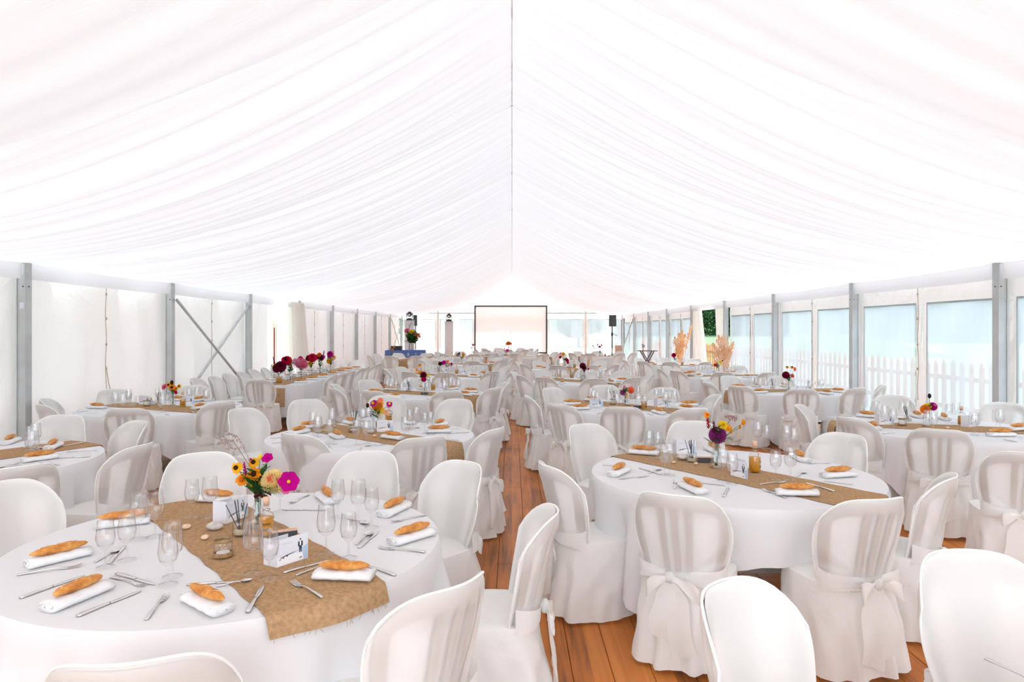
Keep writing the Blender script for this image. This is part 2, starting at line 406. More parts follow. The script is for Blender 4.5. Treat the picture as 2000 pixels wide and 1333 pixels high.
def lacing(sd, y, tail=False, parent=None):
    m = MB(); x = sd * (XW + .075)
    pts = [(x, y + .012 * sin(z * 9), z) for z in [2.33 - .07 * i for i in range(24)]]
    m.tube(pts, .0055, 5)
    for z in (2.2, 1.86, 1.5, 1.16): m.ball((x - sd * .006, y, z), (.013, .016, .022), 8, 5)
    o = put('lacing_cord', m.mesh('lacing_cord', 'cord_mat'), parent)
    if tail:
        m = MB(); m.tube([(x, y, 1.2), (x - sd * .01, y + .05, .95), (x - sd * .02, y + .07, .86), (x - sd * .02, y + .03, .82)], .006, 5)
        m.tube([(x - sd * .02, y + .07, .86), (x - sd * .02, y + .11, .74), (x - sd * .02, y + .12, .64)], .006, 5); m.ball((x - sd * .02, y + .07, .86), .018, 8, 5)
        put('loose_cord', m.mesh('loose_cord', 'cord_mat'), parent)
M['cord_mat'] = pbr('lacing_cord', (0.50, 0.40, 0.31), 0.8)
M['pane'] = pvc('clear_pvc', 0.22)
M['pane_far'] = pvc('clear_pvc_far', 0.36)
M['curtain'] = fabric('door_curtain', (0.86, 0.83, 0.77), 0.16, None, 4, 0.01, 0.2)

def valance(sd, ya, yb, parent):
    m = MB(); L = yb - ya
    m.grid(lambda u, v: (sd * (XW - .005 + .012 * sin(9 * u) * (1 - v)), ya + .07 + (L - .14) * u, 2.285 + .215 * v + .012 * sin(pi * u) * (v - 1)), 14, 3)
    put('valance', m.mesh('valance', 'valance'), parent)
def curtain(sd, ya, yb, ya2, yb2, parent, n=7, dx=0.0):
    """gathered cloth, spanning ya..yb at the top and ya2..yb2 at the floor"""
    m = MB()
    def fn(u, v):
        a = ya2 + (ya - ya2) * v; b = yb2 + (yb - yb2) * v
        return (sd * (XW + .05 + dx + .035 * sin(2 * pi * n * u + .6 * v)), a + (b - a) * u, .03 + 2.38 * v)
    m.grid(fn, 60, 12); put('door_curtain', m.mesh('door_curtain', 'curtain'), parent)
win_n = 0
def window(sd, ya, yb, seed, z0=.28, z1=2.06, pane='pane'):
    """one wall section of canvas with a big clear window sewn in"""
    global win_n; win_n += 1
    w = struct('window_%d' % win_n)
    xf = sd * (XW + .13); mg = .14
    m = MB()
    def rect(a, b, c, d):
        m.grid(lambda u, v: (xf + sd * .006 * sin(9 * u + seed + 5 * v), a + (b - a) * u, c + (d - c) * v), 8, 4)
    rect(ya, yb, 0.02, z0); rect(ya, yb, z1, 2.42); rect(ya, ya + mg, z0, z1); rect(yb - mg, yb, z0, z1)
    struct('window_border', m.mesh('window_border', 'tarp'), w)
    r = random.Random(seed); p1, p2 = r.uniform(0, 6), r.uniform(0, 6)
    m = MB(); m.grid(lambda u, v: (xf - sd * (.012 - .016 * sin(pi * u) * sin(pi * v) * sin(5 * u + 3 * v + p1)), ya + mg - .02 + (yb - ya - 2 * mg + .04) * u, z0 - .02 + (z1 - z0 + .04) * v), 16, 16)
    struct('pane', m.mesh('pane', pane), w)
    return w
for sd in (-1, 1):
    m = MB(); m.add([(sd * (XW - .01), YB, 2.475), (sd * (XW + .2), YB, 2.40), (sd * (XW + .2), YE + .1, 2.40), (sd * (XW - .01), YE + .1, 2.475)], [(0, 1, 2, 3)])
    put('eave_flap', m.mesh('eave_flap', 'valance', False), walls[sd])
for k in range(len(POSTS) - 1):
    ya, yb = POSTS[k], POSTS[k + 1]; ym = (ya + yb) / 2; kk = k - 4
    for sd in (-1, 1): valance(sd, ya, yb, walls[sd])
    # left: plain canvas; the bay behind the third post in sight stands open
    if kk == 2:
        put('tarp_panel', tarp_panel(-1, ya, ya + 1.42, seed=k).mesh('tarp_panel', 'tarp'), walls[-1])
        curtain(-1, yb - .88, yb - .1, yb - .82, yb - .05, walls[-1], 5)
        curtain(-1, yb - .70, yb + .20, yb - .62, yb + .95, walls[-1], 6, -.11)
    else:
        put('tarp_panel', tarp_panel(-1, ya, ym, seed=k * 2 + 1).mesh('tarp_panel', 'tarp'), walls[-1])
        put('tarp_panel', tarp_panel(-1, ym, yb, seed=k * 2 + 2).mesh('tarp_panel', 'tarp'), walls[-1])
        if kk > -2: lacing(-1, ym, kk == 0, walls[-1])
    # right: window sections; the fourth bay in sight is an open doorway between drawn curtains
    if kk == 3:
        curtain(1, yb - .82, yb, yb - 1.75, yb - .1, walls[1], 6)
        curtain(1, ya, ya + 1.0, ya + .05, ya + .62, walls[1], 6)
    else:
        window(1, ya, ym, k * 3 + 1); window(1, ym, yb, k * 3 + 2)
        if kk > -2: lacing(1, ym, False, walls[1])

def brace(x, ya, za, yb, zb, r, parent, mat='alu'):
    m = MB(); m.tube([(x, ya, za), (x, yb, zb)], r, 8); put('brace_bar', m.mesh('brace_bar', mat), parent)
b1, b2 = POSTS[5], POSTS[6]
brace(-XW + .06, b1 + .06, 2.2, b2 - .06, .36, .024, walls[-1]); brace(-XW + .0, b1 + .06, .3, b2 - .06, 2.22, .024, walls[-1])
b1, b2 = POSTS[11], POSTS[12] - .1
brace(-XW + .06, b1, 2.2, b2, .36, .016, walls[-1], 'steel'); brace(-XW + .0, b1, .3, b2, 2.22, .016, walls[-1], 'steel')
brace(XW - .06, b1 - .1, 2.2, b2, .5, .02, walls[1], 'steel')

# far gable wall -----------------------------------------------------
wall_back = struct('wall_far')
yg = YE + .08
def zr(x): return ZR + .12 + (ZE - ZR) * abs(x) / XW
m = MB(); m.grid(lambda u, v: ((u - .5) * 2 * XW, yg + .012 * sin(60 * u), 2.42 + (max(2.43, zr((u - .5) * 2 * XW)) - 2.42) * v), 60, 6)
put('gable_canvas', m.mesh('gable_canvas', 'gable'), wall_back)
m = MB(); m.grid(lambda u, v: ((u - .5) * 2 * XW, yg, .02 + .75 * v), 40, 3); put('lower_canvas', m.mesh('lower_canvas', 'gable'), wall_back)
m = MB(); m.grid(lambda u, v: ((u - .5) * 2 * XW, yg, 2.24 + .2 * v), 40, 2); put('upper_canvas', m.mesh('upper_canvas', 'gable'), wall_back)
m = MB(); m.box((0, yg - .03, 2.56), (2 * XW - 2.2, .05, .05)); put('cross_beam', m.mesh('cross_beam', 'alu', False), wall_back)
cols = [-5.6, -3.77, -1.87, 1.75, 3.75, 5.6]
for x in cols[1:-1]:
    m = MB(); m.box((x, yg - .04, 1.45), (.10, .06, 2.9)); put('gable_post', m.mesh('gable_post', 'curtain', False), wall_back)
for a, b in zip(cols[:-1], cols[1:]):
    n = 1 if b - a < 2.5 else 2
    for q in range(n):
        xa = a + (b - a) * q / n + .10; xb = a + (b - a) * (q + 1) / n - .10
        win_n += 1; w = struct('window_%d' % win_n)
        m = MB(); m.grid(lambda u, v: (xa - .02 + (xb - xa + .04) * u, yg - .01 + .01 * sin(8 * u + 5 * v), .76 + 1.5 * v), 10, 8)
        struct('pane', m.mesh('pane', 'pane_far'), w)
        m = MB()
        for xx in (xa, xb): m.box((xx, yg - .02, 1.5), (.09, .02, 1.5))
        struct('window_border', m.mesh('window_border', 'gable', False), w)
# outside; the unseen end behind the eye is left open to let skylight in -------------------------
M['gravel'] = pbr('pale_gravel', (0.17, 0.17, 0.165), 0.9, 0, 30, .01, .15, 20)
M['bounce_ground'] = pbr('pale_bounce_ground', (0.34, 0.335, 0.32), 0.9, 0, 30, .01, .15, 20)  # light ground added left of and behind the tent to bounce daylight
for nm, c_, d_ in (('terrace', (6.9, 18, -.09), (2.4, 60, .06)), ('terrace', (-7.4, 18, -.09), (3.2, 60, .06)), ('terrace', (-1, YB - 9, -.09), (26, 17, .06))):  # the left and rear slabs are added to bounce light inside
    m = MB(); m.box(c_, d_); struct(nm, m.mesh(nm, 'gravel' if c_[0] > 0 else 'bounce_ground', False))
M['lawn'] = pbr('lawn', (0.12, 0.175, 0.07), 0.9, 0, 0, 0, .35, .8)
gm = MB(); gm.box((0, 20, -.2), (160, 160, .2)); struct('ground', gm.mesh('ground', 'lawn', False))
M['fence'] = pbr('fence_wood', (0.48, 0.22, 0.08), 0.8, 0, 12, 0.003, 0.3, 6, .2)
fx = 8.3
fence = thing('picket_fence', 'brown wooden picket fence on the lawn outside the window wall', 'fence', (fx, 22, -.1))
pk = MB(); w = .06
pk.add([(-.012, -w, 0), (.012, -w, 0), (.012, w, 0), (-.012, w, 0), (-.012, -w, 1.14), (.012, -w, 1.14), (.012, w, 1.14), (-.012, w, 1.14), (-.012, 0, 1.24), (.012, 0, 1.24)],
       [(0, 3, 2, 1), (0, 1, 5, 4), (2, 3, 7, 6), (1, 2, 6, 9, 5), (3, 0, 4, 8, 7), (4, 5, 9, 8), (6, 7, 8, 9)])
pk_me = pk.mesh('picket', 'fence', False)
y = 5.0
while y < 44:
    put('picket', pk_me, fence, (-.03 + .004 * sin(y * 9), y - 22, .015 * sin(y * 5)), .05 * sin(y * 7)); y += .26
for z in (.35, .9):
    m = MB(); m.box((.01, 2.5, z), (.05, 39, .09)); put('rail', m.mesh('rail', 'fence', False), fence)
M['hedge_leaf'] = leaf_mat('hedge_leaf', (0.03, 0.095, 0.03), (0.13, 0.27, 0.11), .25)
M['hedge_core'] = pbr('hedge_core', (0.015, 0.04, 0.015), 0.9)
def leafy(name, cx, cy_, ry, rx, h, n, seed, label, cat, ls=.11, loose=False, z0=-.1):
    r = random.Random(seed)
    t = thing(name, label, cat, (cx, cy_, z0))
    m = MB()
    def shape(x, y, z): return 1 + .08 * sin(5 * x + seed) * sin(4 * y + 2 * z)
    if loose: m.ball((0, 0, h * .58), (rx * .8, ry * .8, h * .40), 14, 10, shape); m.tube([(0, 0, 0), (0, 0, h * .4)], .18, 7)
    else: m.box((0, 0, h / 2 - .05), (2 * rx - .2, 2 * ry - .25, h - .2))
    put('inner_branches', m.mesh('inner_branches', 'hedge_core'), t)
    m = MB()
    for i in range(n):
        if loose:
            th = r.uniform(0, 2 * pi); ph = math.asin(r.uniform(-.8, 1)); k = r.uniform(.82, 1.12)
            p = (rx * cos(ph) * cos(th) * k, ry * cos(ph) * sin(th) * k, h * .58 + h * .42 * sin(ph) * k)
        else:
            f = r.random()
            if f < .8: p = (r.uniform(-rx, rx), -ry + r.uniform(-.1, .14), r.uniform(.0, h))
            else: p = (r.uniform(-rx, rx), r.uniform(-ry, ry), h - .1 + r.uniform(-.08, .08))
        a, b, c = r.uniform(0, 6.3), r.uniform(-.9, .9), ls * r.uniform(.7, 1.4)
        ux, uy, uz = cos(a) * cos(b), sin(a) * cos(b), sin(b); vx, vy = -sin(a), cos(a)
        m.add([(p[0], p[1], p[2]), (p[0] + c * (ux * .5 + vx * .3), p[1] + c * (uy * .5 + vy * .3), p[2] + c * uz * .5), (p[0] + c * ux, p[1] + c * uy, p[2] + c * uz), (p[0] + c * (ux * .5 - vx * .3), p[1] + c * (uy * .5 - vy * .3), p[2] + c * uz * .5)], [(0, 1, 2, 3)])
    o = put('leaves', m.mesh('leaves', 'hedge_leaf', False), t); o['kind'] = 'stuff'
    return t
M['bank'] = pbr('bank_grass', (0.05, 0.10, 0.03), 0.9, 0, 0, 0, .35, .8)
M['forest'] = leaf_mat('wooded_hill', (0.09, 0.125, 0.115), (0.16, 0.20, 0.18), 0)
m = MB()
def hillpt(u, v):
    a = -1.35 + 2.5 * u; R = 95 + 40 * v; hh = (12 + 2.5 * sin(7 * a) + 1.4 * sin(19 * a + 1) + .6 * sin(53 * a)) * smooth(0, .35, v)
    return (R * sin(a), 18 + R * cos(a), -.2 + hh + .5 * sin(140 * u) * sin(30 * v))
m.grid(hillpt, 160, 10); struct('hills', m.mesh('hills', 'forest'))
m = MB(); m.grid(lambda u, v: (7.5 + 22 * u, 44 + 24 * v, -.12 + 1.35 * smooth(0, .6, v) * smooth(0, .15, u)), 16, 12); struct('grass_bank', m.mesh('grass_bank', 'bank'))
leafy('hedge', 16.5, 60.0, .9, 7.5, 3.9, 16000, 1, 'dense dark green hedge beyond the fence, seen through the open doorway', 'hedge', .26, z0=.95)
t = thing('backdrop_tent', 'white tent shape added for the blown-out daylight outside the canvas wall doorway', 'tent', (-12, 27, -.1))  # added white backdrop standing in for overexposed daylight
m = MB(); m.box((0, 0, 1.5), (5, 18, 3.0)); put('backdrop_walls', m.mesh('backdrop_walls', 'gable', False), t)
m = MB(); m.add([(-2.6, -9.1, 3.0), (2.6, -9.1, 3.0), (0, -9.1, 4.2), (-2.6, 9.1, 3.0), (2.6, 9.1, 3.0), (0, 9.1, 4.2)], [(0, 1, 2), (3, 5, 4), (0, 2, 5, 3), (1, 4, 5, 2)]); put('backdrop_roof', m.mesh('backdrop_roof', 'gable', False), t)
for i, (x, y, rx, h, lab) in enumerate([(-11.5, 54, 3.4, 6.0, 'tree behind the far gable windows on the loudspeaker side'), (-.5, 62, 4.2, 6.0, 'tree standing behind the projection screen wall'), (7.2, 74, 4.2, 5.6, 'tree behind the gable windows beside the tripod loudspeaker')]):
    leafy('tree', x, y, rx, rx, h, 7000, 10 + i, lab, 'tree', .19, True)

# ------------------------------------------------------------------ covered chairs (front is +Y)
CH, SEAT = 0.905, 0.455
def back_pt(u, v, off=0.0, fr=1.0):
    """point of the curved chair back; u across -1..1, v up 0..1, off = distance behind the shell"""
    hw = .195 + .06 * sin(min(1, v * 1.12) * pi / 2) ** 1.3
    top = CH - SEAT - .01
    # rounded top: the outer columns end lower
    zt = top * (1 - .33 * abs(u) ** 4.8)
    z = SEAT - .03 + (zt + .03) * v
    rnd_ = 1 - .06 * v ** 6 * abs(u) ** 4
    x = hw * u * rnd_
    h = (z - SEAT) / top
    wrap = (.085 + .045 * h) * u * u
    y = -.185 - .115 * h - .03 * max(0, h - .75) * 2 + wrap
    return (x, y - off, z)

def chair_meshes(seed):
    r = random.Random(seed); ph = [r.uniform(0, 6.3) for _ in range(8)]
    D = {}
    # smooth front of the back, running over the rim
    m = MB()
    def front(u, v):
        uu = (u - .5) * 2
        x, y, z = back_pt(uu, v)
        return (x, y + .004 + .0015 * sin(9 * uu + 4 * v + ph[0]), z)
    m.grid(front, 22, 14)
    D['front_cover'] = m.mesh('front_cover', 'cover')
    # cloth behind, with drag folds that run from the rim down to the knot
    def behind(u, v):
        uu = (u - .5) * 2
        edge = min(1.0, (1 - abs(uu)) * 5.5, (1 - v) * 7)
        e = max(0.0, edge) ** .55
        x, y, z = back_pt(uu, v)
        rr = hypot(x * 1.25, z - .47); an = atan2(x, z - .44)
        side = smooth(.35, 1.0, abs(an)) * smooth(.03, .16, rr)
        fold = .0075 * sin(13 * an + ph[1] + 1.5 * sin(3 * an)) + .005 * sin(23 * an + ph[2])
        low = smooth(.55, 0.0, v)
        fold = fold * (.10 + .85 * side * smooth(.25, .7, abs(uu))) + .006 * low * sin(30 * z + 10 * abs(x) + ph[3])
        th = .033 * e + (.022 * low) * e + .018 * e * smooth(.3, .75, v) * (1 - uu * uu) * 0
        return (x * (1 - .05 * low), y - th + fold * e * (1.0 + .4 * sin(ph[4] + 2 * uu)) - .002, z)
    m = MB(); m.grid(behind, 36, 24)
    D['back_cover'] = m.mesh('back_cover', 'sheer')
    # rolled rim joining both
    m = MB(); pts = [back_pt(-1, v / 12, .004) for v in range(13)] + [back_pt(-1 + 2 * i / 24, 1, .006) for i in range(1, 24)] + [back_pt(1, 1 - v / 12, .004) for v in range(13)]
    m.tube(pts, .0048, 7); D['rim_piping'] = m.mesh('rim_piping', 'skirt')
    # plastic shell inside: frame and three slats
    def bar(u0, u1, v0, v1, nu, nv, o0=.004, o1=.022):
        m = MB()
        def lim(u, v, o): return min(o, .55 * .036 * max(0, min(1.0, (1 - abs(u)) * 5.5, (1 - v) * 7)) ** .55)
        m.grid(lambda a, b: (lambda u, v: back_pt(u, v, lim(u, v, o0)))(u0 + (u1 - u0) * a, v0 + (v1 - v0) * b), nu, nv)
        m.grid(lambda a, b: (lambda u, v: back_pt(u, v, lim(u, v, o1) if o1 < .028 else o1))(u0 + (u1 - u0) * (1 - a), v0 + (v1 - v0) * b), nu, nv); return m
    m = bar(-.93, .93, .83, .965, 16, 3)
    for s in (-1, 1):
        q = bar(min(s * .94, s * .80), max(s * .94, s * .80), 0, .84, 3, 10); m.add(q.v, q.f)
    D['back_frame'] = m.mesh('back_frame', 'plastic')
    for i, c in enumerate((-.27, 0.0, .27)):
        D['slat%d' % i] = bar(c - .066, c + .066, .02, .83, 2, 8, .014, .0312).mesh('slat', 'plastic')
    # seat and skirt to the floor
    def outline(a, g):
        """seat outline by angle; g 0 at the seat, 1 at the hem"""
        hx, fy, by = .225 + .035 * g, .235 + .03 * g, .215 + .085 * g
        c, s = cos(a), sin(a); n = 3.4
        k = (abs(c) ** n + abs(s) ** n) ** (-1 / n)
        return hx * c * k, (fy if s > 0 else by) * s * k
    m = MB()
    m.grid(lambda u, v: (lambda o: (o[0] * v, o[1] * v, SEAT + .006 - .012 * v ** 4 - .010 * (1 - (v - .5) ** 2) + .01))(outline(2 * pi * u, 0)), 40, 8, True)
    ang0 = [r.uniform(-.35, .35) for _ in range(5)]
    def skirt(u, v):
        a = 2 * pi * u; x, y = outline(a, v)
        g = smooth(0, 1, v)
        rear = smooth(.0, .7, -sin(a))
        d = g * (rear * (.020 * sin(11 * a + ph[5]) + .010 * sin(19 * a + ph[6])) + (1 - rear) * (.005 * sin(6 * a + ph[7]) + .004 * sin(17 * a + 5 * v)))
        # crumpled cotton
        d += .0045 * sin(3 * v * 4 + 9 * a + ph[0]) * sin(pi * v) + .0035 * sin(11 * v - 14 * a + ph[1]) * sin(pi * v)
        L = hypot(x, y); k = 1 + d / L
        hem = .018 + .012 * sin(3 * a + ph[2]) * .6 + .010 * rear
        return (x * k, y * k, SEAT - .002 - (SEAT - .002 - hem) * v)
    m.grid(skirt, 84, 16, True)
    D['seat_skirt'] = m.mesh('seat_skirt', 'skirt')
    # sash: band round the back, knot, loops, tails
    def band(u, v):
        a = pi * (1.02 + .96 * u)
        c, s = cos(a), sin(a)
        pinch = abs(u - .5) * 2
        hh = .026 + .030 * pinch
        z = .470 + (v - .5) * 2 * hh + .012 * pinch + .002 * sin(18 * u + 6 * v + ph[3])
        n = 3.0; k = (abs(c) ** n + abs(s) ** n) ** (-1 / n)
        return (.222 * c * k, -.125 + .112 * s * k * (1.0 + .03 * sin(8 * v * 2 + ph[4]) + .022 * sin(21 * v + 9 * u + ph[5])) - .006 * (1 - pinch), z)
    m = MB(); m.grid(band, 34, 6); D['sash'] = m.mesh('sash', 'cover')
    kx = r.uniform(-.03, .03)
    m = MB(); m.ball((kx, -.262, .468), (.030, .022, .030), 10, 8, lambda x, y, z: 1 + .12 * sin(7 * x + 9 * z + ph[0])); D['knot'] = m.mesh('knot', 'cover')
    for i, s in enumerate((-1, 1)):
        dz = r.uniform(-.06, .02); ln = r.uniform(.10, .16)
        def loop(u, v):
            # flat ribbon going out and folding back, pinched at the knot
            q = 1 - abs(2 * v - 1); out = ln * (q ** .8); wd_ = .014 + .026 * smooth(0, .8, q)
            back = 1 if v > .5 else 0
            return (kx + s * (.012 + out) , -.272 - .010 * sin(pi * v) - .014 * (1 - back) * smooth(0, .5, q) - .006 * sin(4 * u + 5 * q + ph[i]), .468 + (u - .5) * 2 * wd_ + dz * q - .03 * q * q + .004 * sin(7 * u + ph[2 + i]))
        m = MB(); m.grid(loop, 6, 16); D['bow_loop%d' % i] = m.mesh('bow_loop', 'cover')
        tw, tl, sw = r.uniform(.035, .055), r.uniform(.26, .37), r.uniform(.0, .07)
        def tail(u, v):
            w = .014 + tw * smooth(0, .3, v)
            return (kx + s * (.012 + sw * v + .018 * v) + (u - .5) * 2 * w + .008 * sin(6 * v + ph[i]), -.272 - .035 * smooth(0, .8, v) - .012 * sin(5 * u + 4 * v + ph[5 + i]) * v, .462 - tl * v + .03 * v * v * (u - .5) * 2 * s)
        m = MB(); m.grid(tail, 6, 14); D['sash_tail%d' % i] = m.mesh('sash_tail', 'cover')
    # joined version for chairs far down the tent
    return D
CV = [chair_meshes(s) for s in (11, 23, 37, 52)]
def far_meshes(seed):
    r = random.Random(seed); ph = [r.uniform(0, 6) for _ in range(4)]
    D = {}
    m = MB()
    m.grid(lambda u, v: (lambda p: (p[0], p[1] + .004, p[2]))(back_pt((u - .5) * 2, v)), 10, 6); D['front_cover'] = m.mesh('front_cover', 'cover')
    m = MB()
    def behind(u, v):
        uu = (u - .5) * 2; e = max(0, min(1, (1 - abs(uu)) * 5, (1 - v) * 7)) ** .6
        p = back_pt(uu, v); an = atan2(p[0], p[2] - .44)
        return (p[0], p[1] - .036 * e + .004 * e * sin(12 * an + ph[0]) * (.3 + abs(uu)), p[2])
    m.grid(behind, 16, 10); D['back_cover'] = m.mesh('back_cover', 'sheer')
    m = MB(); m.tube([back_pt(-1, v / 6, .004) for v in range(7)] + [back_pt(-1 + 2 * i / 12, 1, .006) for i in range(1, 12)] + [back_pt(1, 1 - v / 6, .004) for v in range(7)], .007, 5)
    D['rim_piping'] = m.mesh('rim_piping', 'cover')
    m = MB()
    for c in (-.27, 0, .27): m.grid(lambda a, b: back_pt(c - .07 + .14 * a, .02 + .81 * b, .032), 1, 4)
    m.grid(lambda a, b: back_pt(-.95 + 1.9 * a, .82 + .16 * b, .014), 8, 1)
    D['back_frame'] = m.mesh('back_frame', 'plastic')
    m = MB()
    def sk(u, v):
        a = 2 * pi * u; c, s = cos(a), sin(a); n = 3.4; k = (abs(c) ** n + abs(s) ** n) ** (-1 / n)
        hx, fy, by = .225 + .035 * v, .235 + .03 * v, .215 + .085 * v
        f = 1 + .05 * v * sin(11 * a + ph[1]) * (1 if s < 0 else .3)
        return (hx * c * k * f, (fy if s > 0 else by) * s * k * f, SEAT - (SEAT - .02) * v)
    m.grid(sk, 36, 4, True); m.grid(lambda u, v: (lambda p: (p[0] * v, p[1] * v, SEAT + .004 * (1 - v)))(sk(u, 0)), 36, 2, True)
    D['seat_skirt'] = m.mesh('seat_skirt', 'skirt')
    m = MB(); m.grid(lambda u, v: (.222 * cos(pi * (1.02 + .96 * u)), -.125 + .125 * sin(pi * (1.02 + .96 * u)), .44 + .07 * v), 12, 1)
    for s in (-1, 1): m.grid(lambda u, v: (s * (.02 + .05 * v) + (u - .5) * .10, -.262 - .04 * v, .46 - .32 * v), 1, 3)
    m.ball((0, -.26, .468), .03, 6, 4); D['sash'] = m.mesh('sash', 'cover')
    return D
FV = [far_meshes(s) for s in (4, 9)]
NEAR_PARTS = ('front_cover', 'back_cover', 'rim_piping', 'back_frame', 'seat_skirt')
n_chair = [0]
HOURS = ['twelve', 'one', 'two', 'three', 'four', 'five', 'six', 'seven', 'eight', 'nine', 'ten', 'eleven']
used_hours = {}
def hour(tkey, kind, dx, dy):
    """clock place at a table as seen from the eye: twelve lies farthest, three to the right"""
    h = round(atan2(dx, dy) / (pi / 6)) % 12
    f = (atan2(dx, dy) / (pi / 6)) % 12
    took = used_hours.setdefault((tkey, kind), set())
    order = sorted(range(12), key=lambda q: min((q - f) % 12, (f - q) % 12))
    for q in order:
        if q not in took: took.add(q); return HOURS[q]
    return HOURS[h]
def chair(x, y, rz, label, group, far=False):
    i = n_chair[0]; n_chair[0] += 1
    t = thing('covered_chair', label, 'chair', (x, y, 0), rz, group)
    if far:
        D = FV[i % 2]
        for k in ('front_cover', 'back_cover', 'rim_piping', 'back_frame', 'seat_skirt', 'sash'): put(k, D[k], t)
        return t
    D = CV[i % 4]
    for k in NEAR_PARTS: put(k, D[k], t)
    for q in range(3): put('slat', D['slat%d' % q], t)
    s = put('sash', D['sash'], t); put('knot', D['knot'], s)
    for q in range(2): put('bow_loop', D['bow_loop%d' % q], s); put('sash_tail', D['sash_tail%d' % q], s)
    return t
BACKY = .275          # the back's top stands this far behind the chair's middle
def chair_at(tkey, bx, by, facing=None, far=False, tn=None, extra=''):
    """chair whose back top stands at (bx, by), turned to its table"""
    T = TABLES[tkey]
    if facing is None: dx, dy = T['x'] - bx, T['y'] - by
    else: dx, dy = facing
    L = hypot(dx, dy); dx, dy = dx / L, dy / L
    x, y = bx + dx * BACKY, by + dy * BACKY
    rz = atan2(dy, dx) - pi / 2
    hr = hour(tkey, 'chair', x - T['x'], y - T['y'])
    vx, vy = -bx, -by; q = (dx * vx + dy * vy) / hypot(vx, vy)
    look = 'smooth front showing' if q > .35 else ('tied sash showing' if q < -.35 else 'seen sideways')
    lab = 'white covered chair, %s, %s o\'clock of %s' % (look, hr, T['name'])
    chair(x, y, rz, lab, 'chairs at ' + T['name'], far)
    T['seats'].append((x, y))

# ------------------------------------------------------------------ tables
TABLES = {}
TR, TZ = .915, .75
leg_me = MB().tube([(0, 0, 0), (0, 0, .715)], .014, 8).mesh('leg', 'steel')
top_me = MB().lathe([(.0, .718), (.89, .718), (.90, .724), (.90, .742), (.89, .746), (0, .746)], 40).mesh('tabletop', 'plastic')
bar_me = MB().box((0, 0, .31), (1.0, .03, .035)).mesh('foot_bar', 'steel', False)
def cloth_mesh(rot, half, seed, n=132):
    r = random.Random(seed); ph = [r.uniform(0, 6.3) for _ in range(6)]; nf = r.choice((15, 17, 18))
    m = MB()
    m.grid(lambda u, v: (TR * (v) * cos(2 * pi * u), TR * v * sin(2 * pi * u), TZ + .0004 - .002 * smooth(.95, 1, v)), 72, 8, True)
    def skirt(u, v):
        a = 2 * pi * u
        b = a - rot; c, s = abs(cos(b)), abs(sin(b))
        n_ = 9.0; R = half / (c ** n_ + s ** n_) ** (1 / n_)
        L = max(.05, R - TR)
        t = L * v
        amp = min(.06, .012 + .15 * max(0, t - .02)) * smooth(0, .25, t)
        corner = (R / half - 1) / .38
        d = amp * (sin(nf * b + ph[0] + .8 * sin(2 * b + ph[1])) * .6 + .35 * sin((2 * nf - 3) * b + ph[2]) + .15 * sin(31 * b + ph[3]))
        rr = TR + .010 * smooth(0, .05, t) + .035 * t + d * (.8 + .5 * corner) + .02 * corner * smooth(.2, .8, t)
        z = TZ - .0015 - max(0, t - .008) + .004 * smooth(0, .04, t) * 0
        return (rr * cos(a), rr * sin(a), max(.012 + .01 * v, z))
    m.grid(skirt, n, 18, True)
    return m
def runner_pts(T): pass
burl_n = [0]
def runner_mesh(half, w, o1, o2, seed, shift=0.0):
    """strip over the table along local X with both ends hanging o1 / o2 over the edge"""
    r = random.Random(seed); p = [r.uniform(0, 6) for _ in range(4)]
    m = MB()
    def fn(u, v):
        yy = (v - .5) * w + shift
        ed = sqrt(max(.01, (TR + .014) ** 2 - yy * yy))
        L1, L2 = -(ed + o1), ed + o2
        s = L1 + (L2 - L1) * u
        fray = .004 * sin(60 * u + p[0]) * (1 if v in (0, 1) else 0)
        if abs(s) <= ed: x, z = s, TZ + .0035
        else:
            e = abs(s) - ed; sg = 1 if s > 0 else -1
            x = sg * (ed + .018 * min(1, e * 12) + .06 * e + .018 * sin(9 * v + p[1]) * min(1, e * 4)); z = TZ + .003 - max(0, e - .012) * .97
        return (x, yy * (1 + .0 * u) + fray + .006 * sin(5 * u + p[2]), z)
    m.grid(fn, 70, 14)
    e = MB()
    for uu in (0, 1):
        for k in range(18):
            a = fn(uu, r.random()); L = r.uniform(.006, .022)
            e.tube([a, (a[0] + r.uniform(-.006, .006), a[1] + r.uniform(-.01, .01), a[2] - L)], .0007, 3, False)
    return m, e
def table(key, x, y, name, rot=0.6, half=1.26, run=-50.0, rw=.46, shift=0.0, o=(.22, .26), far=False, runner=True):
    T = dict(x=x, y=y, name=name, seats=[], run=radians(run), rw=rw, shift=shift, half=half)
    TABLES[key] = T
    t = thing('round_table', 'round folding table hidden under the white cloth of ' + name, 'table', (x, y, 0), rot, 'round banquet tables')
    put('tabletop', top_me, t)
    for sx in (-.48, .48):
        for sy in (-.56, .56): put('leg', leg_me, t, (sx, sy, 0))
    for sy in (-.56, .56): put('foot_bar', bar_me, t, (0, sy, 0))
    seed = int(abs(x) * 100 + y * 10)
    c = put('tablecloth', cloth_mesh(rot, half, seed, 108 if far else 150).mesh('tablecloth', 'cloth'), None, (x, y, 0))
    tag(c, 'white tablecloth draped in folds over ' + name, 'tablecloth', 'white tablecloths')
    if runner:
        rm, re_ = runner_mesh(half, rw, o[0], o[1], seed, shift)
        rr = put('burlap_runner', rm.mesh('burlap_runner', 'burlap'), None, (x, y, 0), radians(run))
        if not far: fr = put('frayed_threads', re_.mesh('frayed_threads', 'burlap'), rr); fr['kind'] = 'stuff'
        tag(rr, 'brown burlap runner laid across ' + name, 'table runner', 'burlap runners')
    return T
